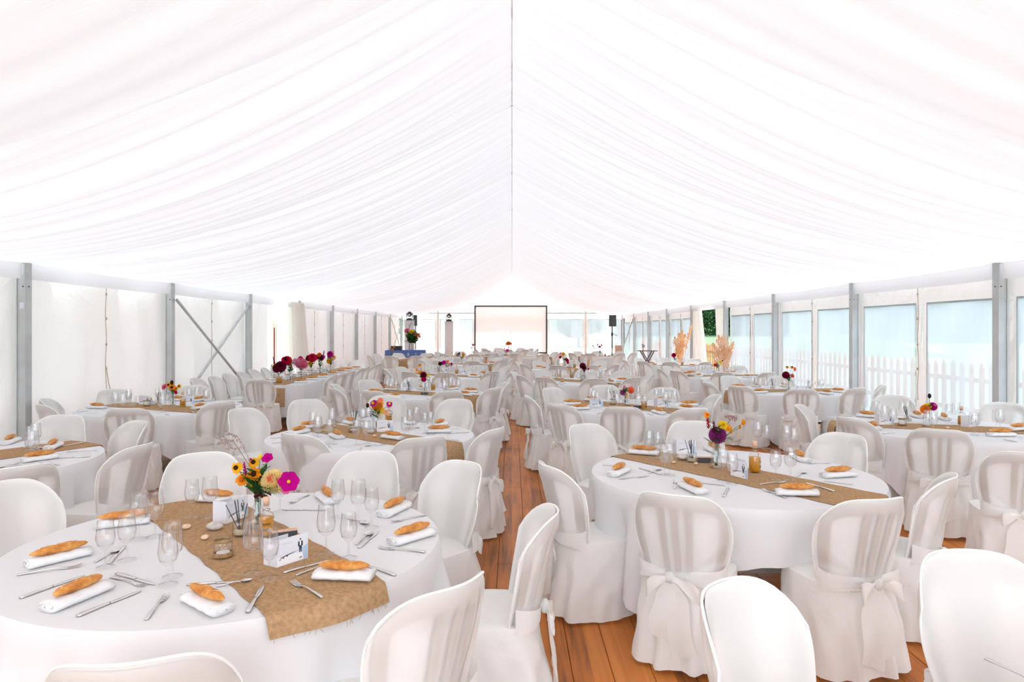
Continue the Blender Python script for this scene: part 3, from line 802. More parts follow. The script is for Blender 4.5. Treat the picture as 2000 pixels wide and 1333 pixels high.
def surf(T, x, y):
    a = T['run']; dx, dy = x - T['x'], y - T['y']
    ly = -dx * sin(a) + dy * cos(a)
    return TZ + (.0045 if abs(ly - T['shift']) < T['rw'] / 2 + .01 else .0012)

table('t1', -1.25, 3.07, 'the marigold bouquet table', .55, 1.27, -49, .46, .03, (.2, .085))
table('t2', 1.45, 4.52, 'the purple dahlia table', -.03, 1.215, -55, .46, .0, (.2, .05))
table('t0', 1.66, .93, 'the bare near corner table', .3, 1.25, 0, runner=False)
table('t3', -1.26, 6.15, 'the orange aster table', .2, 1.27, -40, .46, .0, (.2, .30))
table('t4', -4.28, 8.35, 'the pink rose wall table', .1, 1.25, -25, .46, .0, (.2, .26))
table('t5', -4.02, 4.95, 'the corner table by the post', .7, 1.28, 60)
table('t6', 4.12, 6.65, 'the orange zinnia window table', .25, 1.25, -20)
table('t7', 1.47, 8.45, 'the coral dahlia table', .4, 1.26, -48)
table('t8', -1.33, 10.2, 'the tall maroon bouquet table', .3, 1.26, -30, o=(.2, .3), far=True)
table('t9', 1.3, 12.6, 'the burgundy amaranth table', .5, 1.26, -45, far=True)
table('t10', -1.27, 14.2, 'the magenta gerbera table', .2, 1.26, -30, far=True)
table('t14', 1.4, 16.7, 'the crimson rose table', .4, 1.26, 100, o=(.3, .2), far=True)
table('t16', 4.3, 10.7, 'the maroon dahlia window table', .3, 1.26, 10, far=True)
table('t17', 4.38, 14.2, 'the yellow daisy window table', .3, 1.26, 10, far=True)
table('t18', 4.35, 18.3, 'the wine dahlia doorway table', .3, 1.26, 10, far=True)
table('t11', -1.3, 19.0, 'the small peach posy table', .4, 1.26, -30, far=True)
table('t12', -1.6, 24.2, 'the far rosy posy table', .4, 1.26, -30, far=True)
table('t15', 3.15, 24.6, 'the far tulip posy table', .2, 1.26, 20, far=True)
table('t20', -3.35, 22.4, 'the olive posy table', .3, 1.26, -97, o=(.2, .4), far=True)
table('t21', .5, 24.3, 'the pink gerbera table', .3, 1.26, -30, far=True)
table('t22', -.25, 29.2, 'the rust posy table', .3, 1.26, -30, far=True)

def pc(key, px, y, facing=None, far=False, dmax=None):
    x, d = P(px, y, CH)
    if abs(x) > XW - .16: x = (XW - .16) * (1 if x > 0 else -1); d = abs(x / ((px - 1000) / F))
    chair_at(key, x, d, facing, far)
for px, y in ((252, 1274), (883, 1130), (1070, 992), (905, 901), (725, 881), (394, 884), (2, 941)): pc('t1', px, y)
for px, y in ((1318, 960), (1712, 968), (1850, 925), (1650, 846), (1352, 822), (1141, 828), (1072, 903)): pc('t2', px, y)
for px, y in ((1425, 1139), (1888, 1077)): pc('t0', px, y)
for px, y in ((578, 845), (828, 851), (968, 834), (895, 779), (755, 772), (597, 780), (471, 797)): pc('t3', px, y)
for px, y in ((247, 796), (433, 784), (82, 788), (88, 772), (218, 755), (378, 752)): pc('t4', px, y)
for px, y in ((125, 810), (270, 822), (272, 866), (40, 907)): pc('t5', px, y)
for px, y in ((1660, 814), (1835, 836), (1562, 790), (1742, 771), (1965, 786), (2005, 880)): pc('t6', px, y)
for px, y in ((1215, 793), (1090, 788), (1352, 797), (1032, 772), (1075, 757), (1180, 752), (1300, 757), (1400, 770)): pc('t7', px, y)
def ring(key, angs, rad=1.30, far=True):
    T = TABLES[key]
    for a in angs:
        a = radians(a + random.uniform(-4, 4)); q = rad + random.uniform(-.05, .06)
        bx = T['x'] + q * sin(a); by = T['y'] + q * cos(a)
        if abs(bx) > XW - .12: bx = (XW - .12) * (1 if bx > 0 else -1)
        chair_at(key, bx, by, None, far)
# clockwise from twelve o'clock
ring('t8', (158, 204, 122, 270, 312, 350, 30, 78, 238), far=False)
ring('t9', (176, 214, 140, 250, 290, 330, 8, 46, 92))
ring('t10', (178, 138, 216, 260, 300, 340, 20, 60, 100))
ring('t14', (165, 200, 128, 240, 285, 325, 5, 45, 85))
ring('t16', (192, 152, 232, 268, 300, 340, 20, 118), far=False)
ring('t17', (200, 158, 236, 275, 315, 355, 35))
ring('t18', (200, 155, 236, 280, 320, 0, 40))
ring('t11', (165, 205, 128, 245, 290, 330, 10, 50, 92))
ring('t12', (170, 215, 130, 255, 300, 345, 30, 75))
ring('t15', (200, 158, 118, 240, 285, 325, 5, 45, 80))
ring('t20', (164, 197, 250, 290, 335, 20, 65, 112))
ring('t21', (195, 150, 235, 115, 280, 325, 10, 55))
ring('t22', (180, 140, 220, 100, 260, 305, 345, 30, 65))

# the long head table by the wall
HX0, HX1, HY0, HY1 = -4.62, -3.62, 11.75, 17.4
ht = thing('long_table', 'long straight table by the canvas wall under a white cloth, bouquets in a row', 'table', ((HX0 + HX1) / 2, HY0, 0))
for i in range(3):
    a = (HY1 - HY0) / 3 * i
    m = MB(); m.box((0, a + (HY1 - HY0) / 6, .732), (HX1 - HX0 - .04, (HY1 - HY0) / 3 - .02, .025)); put('tabletop', m.mesh('tabletop', 'plastic', False), ht)
    for sx in (-.4, .4):
        for q in (.25, 1.6): put('leg', leg_me, ht, (sx, a + q, 0))
def long_cloth():
    m = MB(); w, l = HX1 - HX0, HY1 - HY0
    m.box((0, l / 2, TZ - .002), (w, l, .004))
    per = [(-w / 2, 0), (w / 2, 0), (w / 2, l), (-w / 2, l)]
    L = [w, l, w, l]; tot = sum(L)
    def fn(u, v):
        s = u * tot % tot; k = 0
        while s > L[k] and k < 3: s -= L[k]; k += 1
        a, b = per[k], per[(k + 1) % 4]; t = s / L[k]
        x, y = a[0] + (b[0] - a[0]) * t, a[1] + (b[1] - a[1]) * t
        nx_, ny_ = [(0, -1), (1, 0), (0, 1), (-1, 0)][k]
        d = .01 + .03 * v + .025 * v * sin(s * 17 + k) + .012 * v * sin(s * 31)
        return (x + nx_ * d, y + ny_ * d, TZ - .001 - (TZ - .2) * v)
    m.grid(fn, 200, 6, True); return m
lc = put('tablecloth', long_cloth().mesh('tablecloth', 'cloth'), None, ((HX0 + HX1) / 2, HY0, 0))
tag(lc, 'white tablecloth over the long head table, hanging almost to the floor', 'tablecloth', 'white tablecloths')
m = MB(); hl = HY1 - HY0
def hr_fn(u, v):
    s = -.38 + (hl + .38) * u
    if s < -.012: return ((v - .5) * .44, -.022 - .03 * (-s), TZ + .004 + s)
    return ((v - .5) * .44 + .008 * sin(5 * u * 6), s, TZ + .0035)
m.grid(hr_fn, 60, 4)
tag(put('burlap_runner', m.mesh('burlap_runner', 'burlap'), None, ((HX0 + HX1) / 2, HY0, 0)), 'brown burlap runner down the middle of the long head table', 'table runner', 'burlap runners')
TABLES['ht'] = dict(x=(HX0 + HX1) / 2, y=14.5, name='the long head table', seats=[], run=pi / 2, rw=.44, shift=0)
ordn = ['first', 'second', 'third', 'fourth', 'fifth', 'sixth', 'seventh', 'eighth', 'ninth']
g = 'chairs at the long head table'
chair(-4.15, 11.42, 0.0, 'white covered chair at the near end of the long head table', g)
hys = [12.25 + .72 * i for i in range(7)]
for i, y in enumerate(hys):
    chair(HX1 + .16 + .03 * sin(i * 3), y, pi / 2 + .12 * sin(i * 5), 'white covered chair on the aisle side of the long table, %s from us' % ordn[i], g, i > 2)
for i in range(9):
    chair(-5.0 + .02 * (i % 2), 11.35 + .62 * i, -pi / 2 + .1 * sin(i * 3), 'white covered chair on the wall side of the long table, %s from us' % ordn[i], g, i > 3)
chair(-4.1, 17.85, pi, 'white covered chair at the far end of the long head table', g, True)

# ------------------------------------------------------------------ place settings
def napkin_me(seed, L=.225, w=.088, h=.036):
    r = random.Random(seed); p = r.uniform(0, 6); secs = []
    for i in range(9):
        s = (i / 8 - .5) * L; q = []
        ww = w * (1 - .04 * sin(5 * s * 20 + p)); hh = h * (1 - .08 * sin(9 * i + p)) * (.93 if i in (0, 8) else 1)
        for k in range(16):
            a = 2 * pi * k / 16; c, sn = cos(a), sin(a); n = 2.5; kk = (abs(c) ** n + abs(sn) ** n) ** (-1 / n)
            q.append((s + (.003 * sn if i in (0, 8) else 0), ww / 2 * c * kk, hh / 2 + hh / 2 * sn * kk))
        secs.append(q)
    m = MB(); m.loft(secs)
    # the free edge of the roll and the spiral seen at both ends
    for yy, zz in ((-w * .40, h * .80), (-w * .495, h * .42), (w * .46, h * .66)): m.tube([((t / 8 - .5) * L, yy + .001 * sin(t * 2), zz) for t in range(9)], .0016, 4)
    for s in (-1, 1):
        pts = [(s * (L / 2 + .001), (w / 2 - .006 - .0030 * k) * cos(k * .8) * 1.0, h / 2 + (h / 2 - .004 - .0011 * k) * sin(k * .8)) for k in range(10)]
        m.tube(pts, .0018, 4)
    return m.mesh('napkin', 'napkin')
NAP = [napkin_me(s) for s in (1, 2, 3)]
def bread_me(seed, L=.175, w=.044, h=.038):
    r = random.Random(seed); p = [r.uniform(0, 6) for _ in range(4)]
    m = MB(); secs = []; n = 20
    bend = r.uniform(-.008, .008)
    for i in range(n + 1):
        t = i / n * 2 - 1; k = max(.0, 1 - abs(t) ** 2.4) ** .55; k = max(k, .05)
        wob = 1 + .04 * sin(4 * t + p[0]) + .025 * sin(9 * t + p[1])
        q = []
        for j in range(14):
            a = 2 * pi * j / 14
            y = w / 2 * k * wob * cos(a); z = h / 2 * k * wob * sin(a)
            if sin(a) > .2: z += .0016 * sin(8 * t + 2 * cos(a) + p[2]) * k
            q.append((t * L / 2, y + bend * (1 - t * t), h * .46 + z * (1 if sin(a) > 0 else .85) - .0 * k))
        secs.append(q)
    m.loft(secs)
    b = m.mesh('bread_roll', 'bread')
    e = MB()
    for c in (-.34, -.02, .30):
        def sl(u, v):
            x = (c + .15 * (u - .5)) * L * .9; off = (u - .5) * w * .5
            k = max(.05, 1 - abs(2 * x / L) ** 2.4) ** .55
            yy = off + (v - .5) * .008 * sin(pi * u) + bend
            zz = h * .46 + h / 2 * k * sqrt(max(.0, 1 - (off / (w / 2 * k + 1e-4)) ** 2 * .9)) + .0012 + .002 * sin(pi * v) * sin(pi * u)
            return (x, yy, zz)
        e.grid(sl, 6, 2)
    return b, e.mesh('crust_slash', 'crumb')
BR = [bread_me(s, L, w) for s, L, w in ((1, .215, .045), (2, .195, .049), (3, .22, .043), (4, .20, .046))]
def wine_me(hh, rb, rim, name):
    """tulip glass: foot, stem, bowl that narrows to the rim"""
    st = hh * .38; m = MB()
    prof = [(rb * 1.0, .001), (rb * .98, .0035), (rb * .55, .006), (.007, .012), (.0042, .024), (.0038, st * .8), (.005, st * .95), (rim * .55, st + .006), (rim * 1.0, st + .018), (rim * 1.20, st + .038), (rim * 1.22, st + .056), (rim * 1.08, st + (hh - st) * .72), (rim, hh)]
    m.lathe(prof, 20, cap=False)
    m.lathe([(rim * 1.0, hh), (rim - .0016, hh - .001), (rim * 1.06, st + (hh - st) * .72), (rim * 1.19, st + .055), (rim * .96, st + .021), (.004, st + .011)], 20, cap=False)
    return m.mesh(name, 'glass')
WG = wine_me(.212, .037, .032, 'wine_glass'); WS = wine_me(.192, .035, .029, 'wine_glass')
def strip(pts, n=4):
    """flat metal bar: (x, z, width, thickness)"""
    secs = []
    for x, z, w, t in pts:
        secs.append([(x, -w / 2, z), (x, 0, z - t * .3), (x, w / 2, z), (x, w / 2 * .8, z + t), (x, 0, z + t * 1.15), (x, -w / 2 * .8, z + t)])
    m = MB(); m.loft(secs); return m
def fork_me():
    m = strip([(-.100, .001, .012, .002), (-.096, .0015, .0150, .0025), (-.06, .004, .0120, .0028), (-.02, .006, .0070, .003), (.01, .007, .0055, .003), (.030, .006, .0075, .0024), (.042, .003, .0190, .002), (.056, .0015, .0232, .0018)])
    h = m.mesh('fork', 'cutlery')
    t = MB()
    for k in range(4):
        y = -.0094 + k * .00627
        t.loft([[(x, y - w, z), (x, y + w, z), (x, y + w, z + .0018), (x, y - w, z + .0018)] for x, z, w in ((.055, .0015, .0024), (.075, .002, .0019), (.094, .006, .0013), (.102, .008, .0008))])
    return h, t.mesh('tines', 'cutlery', False)
def knife_me():
    h = strip([(-.115, .001, .014, .004), (-.10, .001, .0175, .0052), (-.05, .001, .0150, .0058), (-.012, .001, .0118, .005), (-.002, .002, .010, .004)]).mesh('knife', 'cutlery')
    b = strip([(-.004, .002, .010, .003), (.01, .002, .016, .0016), (.06, .002, .0185, .0015), (.09, .002, .0165, .0014), (.108, .002, .009, .0012), (.114, .002, .003, .001)]).mesh('blade', 'cutlery')
    return h, b
def spoon_me():
    h = strip([(-.085, .001, .010, .002), (-.08, .0015, .0130, .0024), (-.04, .004, .0095, .0026), (.0, .007, .0052, .003), (.025, .006, .006, .0025), (.034, .004, .010, .002)]).mesh('spoon', 'cutlery')
    m = MB()
    m.grid(lambda u, v: (.056 + .027 * v * cos(2 * pi * u), .0185 * v * sin(2 * pi * u) * (1 - .12 * cos(2 * pi * u)), .0015 + .0075 * v * v), 18, 5, True)
    m.grid(lambda u, v: (.056 + .027 * v * cos(-2 * pi * u), .0185 * v * sin(-2 * pi * u) * (1 - .12 * cos(2 * pi * u)), .0005 + .0075 * v * v), 18, 5, True)
    return h, m.mesh('bowl', 'cutlery')
FK, KN, SP = fork_me(), knife_me(), spoon_me()
FKF = FK
def lay(kind, me, x, y, z, rz, label, cat, group, scale=1.0, parts=True):
    t = put(kind, me[0], None, (x, y, z), rz, scale=scale)
    if parts and len(me) > 1: put(me[1].name.split('.')[0], me[1], t)
    return tag(t, label, cat, group)
cnt = dict(bread=0)
def napkin_bread(key, x, y, rz, far=False, off=(0, 0)):
    T = TABLES[key]; nm = T['name']; hr = hour(key, 'napkin', x - T['x'], y - T['y']) if key != 'ht' else None
    i = cnt['bread']; cnt['bread'] += 1
    z = surf(T, x, y) + .0005
    tag(put('napkin', NAP[i % 3], None, (x, y, z), rz), 'rolled white napkin at %s o\'clock of %s' % (hr, nm), 'napkin', 'napkins on ' + nm)
    b = BR[i % 4]
    t = put('bread_roll', b[0], None, (x + off[0], y + off[1], z + .034), rz + .05 * sin(i * 7))
    if not far: put('crust_slash', b[1], t)
    tag(t, 'golden bread roll on napkin at %s o\'clock of %s' % (hr, nm), 'bread', 'bread rolls on ' + nm)
def glass(key, x, y, small=False, lab=None):
    T = TABLES[key]; h = hour(key, 'sg' if small else 'lg', x - T['x'], y - T['y'])
    o = put('wine_glass', WS if small else WG, None, (x, y, surf(T, x, y)))
    tag(o, '%s stemmed tulip glass at %s o\'clock of %s' % ('smaller' if small else 'larger', h, T['name']), 'glass', 'glasses on ' + T['name'])
def cut(key, kind, x, y, rz, role, scale=1.0, parts=True):
    T = TABLES[key]; h = hour(key, kind + role, x - T['x'], y - T['y'])
    me = dict(fork=FK, knife=KN, spoon=SP)[kind]
    lay(kind, me, x, y, surf(T, x, y), rz, '%s %s at %s o\'clock of %s' % (role, kind, h, T['name']), kind, 'cutlery on ' + T['name'], scale, parts)
def setting(key, ang, level, nap=True, glasses=True):
    """level 3: everything; 2: fork, knife and pair above; 1: napkin, bread, one glass"""
    T = TABLES[key]; a = radians(ang); sx, sy = sin(a), cos(a); j = random.uniform
    def pt(r, t): return (T['x'] + sx * r + sy * t, T['y'] + sy * r - sx * t)
    inw = atan2(-sy, -sx)
    if nap:
        x, y = pt(.735 + j(-.02, .02), j(-.02, .02)); napkin_bread(key, x, y, inw + j(-.5, .5), level < 2)
    if level >= 2:
        x, y = pt(.75, -.14); cut(key, 'fork', x, y, inw + j(-.1, .1), 'dinner', 1, level > 2)
        x, y = pt(.75, .14); cut(key, 'knife', x, y, inw + j(-.1, .1), 'dinner', 1, level > 2)
    if level >= 3:
        x, y = pt(.57, .02); cut(key, 'spoon', x, y, inw + pi / 2 + j(-.2, .2), 'dessert', .9)
        x, y = pt(.535, .0); cut(key, 'fork', x, y, inw - pi / 2 + j(-.2, .2), 'dessert', .85)
    if glasses:
        x, y = pt(.50 + j(-.02, .02), .13 + j(-.03, .03)); glass(key, x, y)
        if level >= 2:
            x, y = pt(.47 + j(-.02, .02), .05 + j(-.02, .03)); glass(key, x, y, True)
def ends(p, q, z): 
    a = P(p[0], p[1], z); b = P(q[0], q[1], z); return ((a[0] + b[0]) / 2, (a[1] + b[1]) / 2, atan2(b[1] - a[1], b[0] - a[0]), hypot(b[0] - a[0], b[1] - a[1]))
def breads(key, lst):
    for p, q in lst:
        x, y, rz, L = ends(p, q, TZ + .045)
        T = TABLES[key]; d = hypot(x - T['x'], y - T['y'])
        if d > .80: x, y = T['x'] + (x - T['x']) * .80 / d, T['y'] + (y - T['y']) * .80 / d
        napkin_bread(key, x, y, rz)
breads('t1', [((52, 1090), (176, 1062)), ((115, 1163), (190, 1134)), ((380, 1150), (428, 1174)), ((617, 1108), (728, 1112)), ((763, 1048), (847, 1024)), ((758, 992), (792, 976)),
              ((627, 954), (650, 972)), ((402, 965), (450, 968)), ((193, 1015), (287, 1004))])
breads('t2', [((1190, 922), (1228, 905)), ((1333, 936), (1373, 954)), ((1517, 953), (1595, 955)), ((1603, 921), (1671, 917)), ((1219, 873), (1262, 876)), ((1380, 864), (1402, 873)), ((1558, 883), (1573, 890))])
breads('t3', [((572, 829), (611, 825)), ((568, 842), (600, 835)), ((650, 843), (664, 849)), ((745, 846), (790, 852)), ((836, 837), (878, 836)), ((868, 825), (894, 818)), ((664, 812), (678, 815)), ((830, 806), (842, 811))])
breads('t4', [((171, 791), (208, 792)), ((381, 794), (398, 791)), ((420, 772), (430, 776)), ((350, 772), (372, 773))])
breads('t5', [((40, 893), (116, 883)), ((91, 872), (117, 860)), ((14, 858), (28, 853))])
breads('t6', [((1660, 804), (1702, 808)), ((1700, 826), (1714, 832)), ((1780, 804), (1792, 807)), ((1927, 843), (1983, 843)), ((1972, 834), (2004, 832))])
def glasses(key, big, small):
    for px, y in big: x, d = P(px, y, TZ); glass(key, x, d)
    for px, y in small: x, d = P(px, y, TZ); glass(key, x, d, True)
glasses('t1', [(303, 1050), (337, 1128), (410, 1015), (494, 1124), (637, 1086), (700, 1022), (271, 1055), (547, 1002)], [(206, 1110), (248, 1096), (328, 1144), (375, 1013), (526, 1134), (681, 1092), (660, 1012), (726, 1032)])
glasses('t2', [(1268, 899), (1307, 929), (1412, 941), (1544, 940), (1480, 876), (1536, 885)], [(1285, 896), (1298, 928), (1430, 947), (1515, 940), (1497, 878), (1550, 886)])
def cutlery(key, lst):
    for kind, role, p, q in lst:
        x, y, rz, L = ends(p, q, TZ + .003)
        nat = dict(fork=.202, knife=.229, spoon=.168)[kind]
        cut(key, kind, x, y, rz, role, max(.75, min(1.05, L / nat)))
cutlery('t1', [('fork', 'dinner', (25, 1125), (167, 1105)), ('knife', 'dinner', (39, 1169), (166, 1124)), ('spoon', 'dessert', (185, 1099), (232, 1075)), ('knife', 'dessert', (213, 1101), (244, 1066)),
  ('fork', 'dessert', (216, 1128), (284, 1146)), ('knife', 'dessert', (227, 1121), (304, 1143)), ('knife', 'dinner', (142, 1208), (284, 1151)), ('fork', 'dinner', (280, 1217), (330, 1158)),
  ('knife', 'dessert', (365, 1143), (480, 1135)), ('spoon', 'dessert', (428, 1146), (488, 1136)), ('knife', 'dinner', (480, 1204), (518, 1140)), ('fork', 'dinner', (636, 1172), (566, 1137)),
  ('knife', 'dessert', (554, 1121), (640, 1097)), ('fork', 'dessert', (577, 1126), (650, 1103)), ('knife', 'dinner', (772, 1124), (700, 1100)), ('fork', 'dinner', (834, 1079), (738, 1071)),
  ('spoon', 'dessert', (687, 1070), (733, 1036)), ('knife', 'dessert', (697, 1074), (742, 1036)), ('fork', 'dinner', (832, 1006), (765, 1021)), ('spoon', 'dessert', (676, 1012), (722, 1027)), ('knife', 'dinner', (552, 996), (637, 997)), ('fork', 'dinner', (605, 966), (566, 985))])
cutlery('t2', [('fork', 'dinner', (1180, 909), (1212, 912)), ('fork', 'dinner', (1202, 937), (1272, 930)), ('knife', 'dessert', (1290, 927), (1247, 914)), ('spoon', 'dessert', (1268, 925), (1290, 917)), ('fork', 'dinner', (1318, 957), (1319, 939)),
  ('knife', 'dinner', (1412, 973), (1424, 951)), ('knife', 'dessert', (1365, 943), (1415, 949)), ('fork', 'dinner', (1537, 974), (1490, 957)), ('knife', 'dinner', (1634, 963), (1570, 943)), ('fork', 'dessert', (1484, 948), (1535, 943)), ('spoon', 'dessert', (1550, 934), (1576, 921)), ('fork', 'dinner', (1623, 905), (1577, 906)), ('knife', 'dinner', (1664, 947), (1610, 940))])
for a in (210, 165, 120, 70, 30, 330, 290, 250): setting('t3', a, 3, nap=False)
for a in (185, 140, 230, 275, 320, 10, 60): setting('t4', a, 2, nap=a in (10, 320))
for a in (20, 70, 110, 160, 320): setting('t5', a, 3, nap=a == 160)
for a in (205, 160, 250, 300, 350, 40, 110): setting('t6', a, 2, nap=a in (40,))
for a in (205, 245, 285, 325, 5, 45, 85, 125, 165): setting('t7', a, 2)
for a in (158, 204, 122, 270, 312, 350, 30, 78, 238): setting('t8', a, 2)
for a in (192, 152, 232, 268, 300, 340, 20, 118): setting('t16', a, 2)
for k, angs in (('t9', (176, 214, 140, 250, 290, 330, 8, 46, 92)), ('t10', (178, 138, 216, 260, 300, 340, 20, 60, 100)), ('t14', (165, 200, 128, 240, 285, 325, 5, 45, 85)),
                ('t17', (200, 158, 236, 275, 315, 355, 35)), ('t18', (200, 155, 236, 280, 320)), ('t11', (165, 205, 128, 245, 290, 50, 92)), ('t12', (170, 215, 130, 255, 75)), ('t15', (200, 158, 118, 240, 80)), ('t20', (160, 208, 250, 65, 112)), ('t21', (195, 150, 235, 115, 280)), ('t22', (180, 140, 220, 100, 260))):
    for a in angs: setting(k, a, 1)
# one place at the bare table end
x, y, rz, L = ends((1968, 1312), (2010, 1334), TZ); cut('t0', 'fork', x, y, rz, 'dinner')
x, y = 1.62, 1.66; napkin_bread('t0', x + .35, y - .35, 1.0)
# the head table
for i, yy in enumerate(hys):
    for sd, nm in ((1, 'aisle'), (-1, 'wall')):
        x = (HX0 + HX1) / 2 + sd * .33; w = '%s place on the %s side of the long head table' % (ordn[i], nm)
        tag(put('napkin', NAP[i % 3], None, (x, yy, TZ + .0015), .2 * sin(i)), 'white napkin at the ' + w, 'napkin', 'napkins on the long head table')
        tag(put('bread_roll', BR[i % 4][0], None, (x, yy, TZ + .035), .2 * sin(i) + .1), 'bread roll at the ' + w, 'bread', 'bread rolls on the long head table')
        for q, (gx, gy) in enumerate(((.19, .12), (.21, -.02))):
            tag(put('wine_glass', (WG, WS)[q], None, ((HX0 + HX1) / 2 + sd * (gx - .05), yy + gy, TZ + .0045)), '%s stemmed glass at the %s' % (('larger', 'smaller')[q], w), 'glass', 'glasses on the long head table')

# ------------------------------------------------------------------ flowers and centrepieces
def petal(m, c, ax, L, w, curl=.2, lift=.2, roll=0.0):
    """one petal from centre c along direction ax (unit), lying roughly across the flower's axis"""
    (dx, dy, dz), (nx_, ny_, nz_) = ax
    sx_, sy_, sz_ = dy * nz_ - dz * ny_, dz * nx_ - dx * nz_, dx * ny_ - dy * nx_
    nv = 6 if L > .012 else 3
    def g(u, v):
        r = L * v; pr = min(1.0, .38 + 1.35 * v) * (1.0 if v < .62 else sqrt(max(0.0, 1 - ((v - .62) / .385) ** 2)))
        ww = w * pr * (u - .5); h = L * (lift * v - curl * v * v) + abs(u - .5) * w * .10
        return (c[0] + dx * r + sx_ * ww + nx_ * h, c[1] + dy * r + sy_ * ww + ny_ * h, c[2] + dz * r + sz_ * ww + nz_ * h)
    m.grid(g, 2, nv)
def frame_of(n):
    L = sqrt(sum(q * q for q in n)); n = [q / L for q in n]
    a = (0, 0, 1) if abs(n[2]) < .9 else (1, 0, 0)
    u = (n[1] * a[2] - n[2] * a[1], n[2] * a[0] - n[0] * a[2], n[0] * a[1] - n[1] * a[0]); L = sqrt(sum(q * q for q in u)); u = [q / L for q in u]
    w = (n[1] * u[2] - n[2] * u[1], n[2] * u[0] - n[0] * u[2], n[0] * u[1] - n[1] * u[0])
    return n, u, w
def flower_mesh(kind, c, n, R, col, col2, seed):
    r = random.Random(seed); m = MB(); n, u, w = frame_of(n)
    def dirs(a, tilt=0.0): 
        d = [cos(a) * u[i] + sin(a) * w[i] for i in range(3)]
        d2 = [d[i] * cos(tilt) + n[i] * sin(tilt) for i in range(3)]; n2 = [n[i] * cos(tilt) - d[i] * sin(tilt) for i in range(3)]
        return d2, n2
    if kind == 'daisy':
        k = 15
        for i in range(k): petal(m, c, dirs(2 * pi * i / k + r.uniform(-.08, .08), r.uniform(-.3, 0)), R * r.uniform(.88, 1.05), R * .36, .25, .15)
        m.cur = 1; m.ball([c[i] + n[i] * R * .15 for i in range(3)], R * .36, 9, 6, lambda x, y, z: 1 + .06 * sin(20 * x + 17 * y))
    elif kind == 'cosmos':
        for i in range(6): petal(m, c, dirs(2 * pi * i / 6 + r.uniform(-.06, .06), r.uniform(.0, .3)), R, R * .92, .25, .2)
        m.cur = 1; m.ball([c[i] + n[i] * R * .08 for i in range(3)], R * .17, 8, 5)
    elif kind == 'dahlia':
        for L in range(7):
            t = -.55 + L * .33; k = 16 - L
            for i in range(k):
                m.cur = 1 if L >= 5 and col2 else 0
                petal(m, c, dirs(2 * pi * i / k + L * .2, t), R * (1.02 - .05 * L), R * .40, .35, .38)
    elif kind == 'ball':
        m.ball(c, R * .55, 10, 7); nn_ = 200 if R > .025 else 60
        for i in range(nn_):
            z = 1 - 2 * (i + .5) / nn_; a = i * 2.39996; q = sqrt(1 - z * z); d = (q * cos(a), q * sin(a), z)
            m.cur = 1 if (col2 and (i % 4 == 0 if nn_ < 100 or col == 'purple' else (d[1] < -.55 and d[2] > .15 and d[0] > -.2))) else 0
            dn, uu, ww = frame_of(d)
            big = nn_ > 100; petal(m, [c[j] + d[j] * R * (.60 if big else .5) for j in range(3)], (d, uu), R * (.42 if big else .55), R * (.22 if big else .34), .1, .3)
    elif kind == 'rose':
        for L in range(4):
            k = 6 - L
            for i in range(k): petal(m, [c[j] + n[j] * R * .1 * L for j in range(3)], dirs(2 * pi * i / k + L * .6, .25 + .3 * L), R * (1 - .12 * L), R * 1.0, .5, .7)
        m.cur = 1 if col2 else 0; m.ball([c[j] + n[j] * R * .35 for j in range(3)], R * .34, 8, 6)
    elif kind == 'spike':
        for i in range(30):
            t = i / 30; a = i * 2.4; k = (1 - t) ** .5
            p = [c[j] + n[j] * R * 2.4 * (t - .4) for j in range(3)]
            d, n2 = dirs(a, .7); petal(m, p, (d, n2), R * .5 * k + .004, R * .3, .1, .1)
    elif kind == 'bud':
        m.ball(c, (R * .55, R * .55, R * .8), 8, 6, lambda x, y, z: 1 + .08 * sin(9 * x + 8 * y))
    elif kind == 'umbel':
        for i in range(26):
            a = i * 2.4; q = R * sqrt(i / 26); m.ball([c[j] + (cos(a) * u[j] + sin(a) * w[j]) * q + n[j] * R * .25 * (1 - i / 26) for j in range(3)], R * .13, 6, 4)
    return m
def leaf_into(m, base, d, L, w, droop=.3):
    n, u, v_ = frame_of(d)
    def g(a, b):
        ww = w * sin(pi * min(1, b * .95 + .03)) * (a - .5)
        return (base[0] + n[0] * L * b + u[0] * ww, base[1] + n[1] * L * b + u[1] * ww, base[2] + n[2] * L * b + u[2] * ww - droop * L * b * b + abs(a - .5) * w * .15)
    m.grid(g, 2, 4)
def vase_meshes(kind):
    if kind == 'bottle': prof = [(.030, 0), (.034, .004), (.034, .055), (.028, .085), (.016, .115), (.0155, .150), (.018, .156)]
    elif kind == 'flare': prof = [(.040, 0), (.043, .004), (.036, .05), (.022, .11), (.020, .14), (.024, .165)]
    elif kind == 'jar': prof = [(.036, 0), (.040, .004), (.041, .09), (.036, .105), (.037, .115)]
    elif kind == 'wide': prof = [(.07, 0), (.085, .01), (.10, .10), (.09, .2), (.11, .26)]
    hgt = prof[-1][1]
    m = MB(); m.lathe(prof, 18, cap=False); m.lathe([(0, .001), (prof[0][0], .001)], 18, cap=False)
    m.lathe([(max(.004, r - .003), max(.004, z)) for r, z in reversed(prof)] + [(0, .004)], 18, cap=False)
    return m.mesh('vase', 'glass'), hgt
